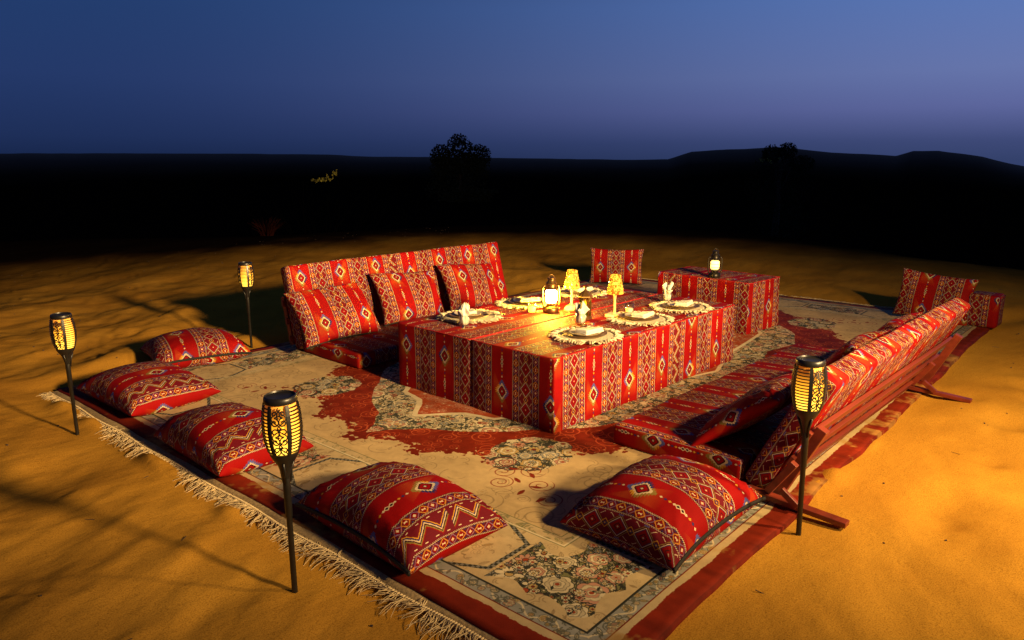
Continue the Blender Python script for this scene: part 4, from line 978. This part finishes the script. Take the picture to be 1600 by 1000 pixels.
# ------------------------------------------------------------------ distant plants
M_LEAFDK = add_noise(mat("dark_foliage", (.030, .034, .020), .9, spec=0), 3, .5); M_LEAFLIT = add_noise(mat("lit_yellow_shoots", (.55, .48, .06), .7), 4, .3); M_BARK = add_noise(mat("bark", (.06, .04, .03), .9), 10, .4)  # yellow leaf colour paints lamplight on a few leaves and twigs
M_TWIG = mat('dark_twigs', (.006, .005, .004), .95, spec=0)  # near-black colour paints the shrub's other branches as unlit
M_DRY = add_noise(mat("dry_stalks", (.016, .004, .003), .95, spec=0), 6, .4)
def leaf_clump(mb, c, rad, n, size, r):
    for _ in range(n):
        while True:
            d = Vector((r.uniform(-1, 1), r.uniform(-1, 1), r.uniform(-1, 1)))
            if .25 < d.length < 1: break
        p = Vector(c) + Vector((d.x * rad[0], d.y * rad[1], d.z * rad[2])); a = Vector((r.gauss(0, 1), r.gauss(0, 1), r.gauss(0, 1))).normalized(); b = a.cross(Vector((r.gauss(0, 1), r.gauss(0, 1), r.gauss(0, 1)))).normalized(); s = size * r.uniform(.6, 1.4)
        mb.add([p - a * s * .5, p + b * s * .28, p + a * s * .5, p - b * s * .28], [(0, 1, 2, 3)])
def tree(name, az, dist, clumps, trunk_h, label, cat, size, n, seed, base_dz=0):
    r = random.Random(seed); x, y = dist * math.cos(R(az)), dist * math.sin(R(az)); z = gz(x, y) + base_dz
    root = empty(name, (x, y, z), R(az - 90)); tag(root, label, cat)
    tm = MB(); tm.tube([(0, 0, -.3), (.05, 0, trunk_h * .5), (0, .05, trunk_h)], [.20 * trunk_h * .3, .14 * trunk_h * .3, .08 * trunk_h * .3], 8)
    for c, rad in clumps: tm.tube([(0, 0, trunk_h * .6), (c[0] * .5, c[1] * .5, (trunk_h + c[2]) / 2), c], [.06 * trunk_h * .3, .04 * trunk_h * .3, .015 * trunk_h * .3], 5)
    tm.build("trunk", M_BARK, root, smooth=True)
    mb = MB()
    wb = max(abs(c[0]) + rad[0] for c, rad in clumps); lowc = min(c[2] for c, rad in clumps)
    for c, rad in clumps + [((r.uniform(-.4, .4) * wb, 0, q * lowc / 3), (wb * .75, wb * .5, lowc * .3)) for q in (0, 1, 2, 2.6)]: leaf_clump(mb, c, rad, n, size, r)
    mb.build("crown", M_LEAFDK, root)
    return root
def hilltop(az, dist, px_y): return 1.55 + (250 - px_y) / 1149 * dist
# broad three-lobed tree on the horizon
D1 = 75; A1 = 45.0; zz = gz(D1 * math.cos(R(A1)), D1 * math.sin(R(A1))); top = hilltop(A1, D1, 211) - zz; k = D1 / 1149
tree("desert_tree", A1, D1, [((0, 0, top - 20 * k), (20 * k, 20 * k, 20 * k)), ((-28 * k, 0, top - 34 * k), (17 * k, 17 * k, 19 * k)), ((30 * k, .2, top - 33 * k), (19 * k, 18 * k, 18 * k)), ((-8 * k, 0, top - 42 * k), (30 * k, 20 * k, 18 * k)), ((14 * k, 0, top - 44 * k), (28 * k, 20 * k, 18 * k)), ((-22 * k, 0, top - 52 * k), (24 * k, 20 * k, 18 * k)), ((24 * k, 0, top - 52 * k), (25 * k, 20 * k, 18 * k)), ((0, 0, top - 66 * k), (48 * k, 22 * k, 26 * k)), ((-6 * k, 0, top - 84 * k), (50 * k, 22 * k, 22 * k))], top - 50 * k, "dark rounded tree standing alone on the horizon", "tree", .26, 900, 5)
D2 = 45; A2 = 21.4; zz2 = gz(D2 * math.cos(R(A2)), D2 * math.sin(R(A2))); top2 = hilltop(A2, D2, 225) - zz2; k = D2 / 1149
b2 = tree("desert_shrub", A2, D2, [((9 * k, 0, top2 - 12 * k), (14 * k, 14 * k, 12 * k)), ((-12 * k, 0, top2 - 16 * k), (14 * k, 12 * k, 13 * k)), ((0, 0, top2 - 34 * k), (38 * k, 20 * k, 20 * k)), ((30 * k, 0, top2 - 30 * k), (18 * k, 12 * k, 12 * k)), ((0, 0, top2 - 60 * k), (52 * k, 24 * k, 26 * k))], max(.6, top2 - 46 * k), "dark shrub with a few leaves coloured as if lit below the right hilltops", "shrub", .11, 900, 6)
def shoots(parent, pts, mat_, size, r, name):
    mb = MB()
    for p in pts: leaf_clump(mb, p, (size * 1.2,) * 3, 9, size, r)
    mb.build(name, mat_, parent)
shoots(b2, [(-26 * k, -.9, top2 - 24 * k), (-23 * k, -.9, top2 - 26 * k), (-15 * k, -.9, top2 - 24 * k), (-12 * k, -.9, top2 - 27 * k), (-1 * k, -.9, top2 - 23 * k)], M_LEAFLIT, .085, random.Random(3), "lit_leaves")
D3 = 30; A3 = 55.3; x3, y3 = D3 * math.cos(R(A3)), D3 * math.sin(R(A3)); z3 = gz(x3, y3); k = D3 / 1149; r3 = random.Random(9)
root = empty("thorny_shrub", (x3, y3, z3), R(A3 - 90)); tag(root, "thorny shrub with twigs coloured as if lit alone in the dark plain", "shrub")
T3 = hilltop(A3, D3, 264) - z3; mb = MB(); tw = MB()
for i in range(26):
    ang = r3.uniform(-1.2, 1.2); L_ = T3 * r3.uniform(.55, .95); p = Vector((r3.uniform(-.12, .12), r3.uniform(-.1, .1), 0)); pts = [tuple(p)]
    for q in range(1, 6): ang += r3.gauss(0, .2); p = p + Vector((math.sin(ang), r3.gauss(0, .15), abs(math.cos(ang)) + .1)) * L_ / 5; pts.append(tuple(p))
    mb.tube(pts, [.016, .013, .010, .008, .006, .004], 4, False)
mb.build("branches", M_TWIG, root)
zig = [(-14, 280), (-10, 277), (-7, 282), (-3, 276), (0, 281), (3, 275), (6, 281), (9, 272), (12, 279), (16, 277), (17, 266), (21, 272), (23, 264)]
for (a, b), (c, d) in zip(zig[:-1], zig[1:]):
    pa = Vector((a * k, -.5, hilltop(A3, D3, b) - z3)); pb = Vector((c * k, -.45, hilltop(A3, D3, d) - z3)); tw.tube([tuple(pa), tuple((pa + pb) / 2 + Vector((r3.gauss(0, .03), .03, r3.gauss(0, .04)))), tuple(pb)], [.004, .003, .003], 4)
    for q in range(5): leaf_clump(tw, pa.lerp(pb, q / 5), (.045,) * 3, r3.randint(1, 4), .055, r3)
tw.build("lit_twigs", M_LEAFLIT, root)
for az, di, hh, seed, lab in ((59.4, 15.0, .34, 1, "low dry reddish tussock at the edge of the lit sand, left of the far sofa"),):
    r = random.Random(seed); x, y = di * math.cos(R(az)), di * math.sin(R(az)); root = empty("dry_tussock", (x, y, gz(x, y))); tag(root, lab, "grass tuft"); mb = MB()
    for i in range(110):
        a = r.uniform(0, 6.28); t = r.uniform(.1, .9); ln_ = hh * r.uniform(.6, 1.15); d = Vector((math.cos(a) * t, math.sin(a) * t, 1)).normalized(); p0 = Vector((math.cos(a), math.sin(a), 0)) * r.uniform(0, .12)
        mb.tube([tuple(p0), tuple(p0 + d * ln_ * .6), tuple(p0 + d * ln_ + Vector((math.cos(a), math.sin(a), -.3)) * ln_ * .2)], [.006, .004, .002], 3, False)
    tag(mb.build("stalks", M_DRY, root), kind="stuff")

rd = np.random.default_rng(4); n_ = 900; px_ = rd.uniform(-1, 11, n_); py_ = rd.uniform(-2, 12, n_)
ok = ~((px_ > 1.45) & (px_ < 8.55) & (py_ > .95) & (py_ < 5.65)) & (np.hypot(px_, py_) > 1.6); px_, py_ = px_[ok], py_[ok]; pz_ = terrain(px_, py_); mb = MB()
for x, y, z in zip(px_, py_, pz_):
    a = rd.uniform(0, 6.28); ln_, wd_ = (rd.uniform(.012, .05), rd.uniform(.0018, .0035)) if rd.random() < .45 else (rd.uniform(.005, .012), rd.uniform(.004, .009))
    M = Matrix.Rotation(a, 3, 'Z') @ Matrix.Rotation(rd.uniform(-.25, .25), 3, 'Y'); mb.box((x, y, z + wd_ * .35), (ln_, wd_, wd_ * .8), M)
tag(mb.build("sand_debris", M_BARK), kind="stuff")
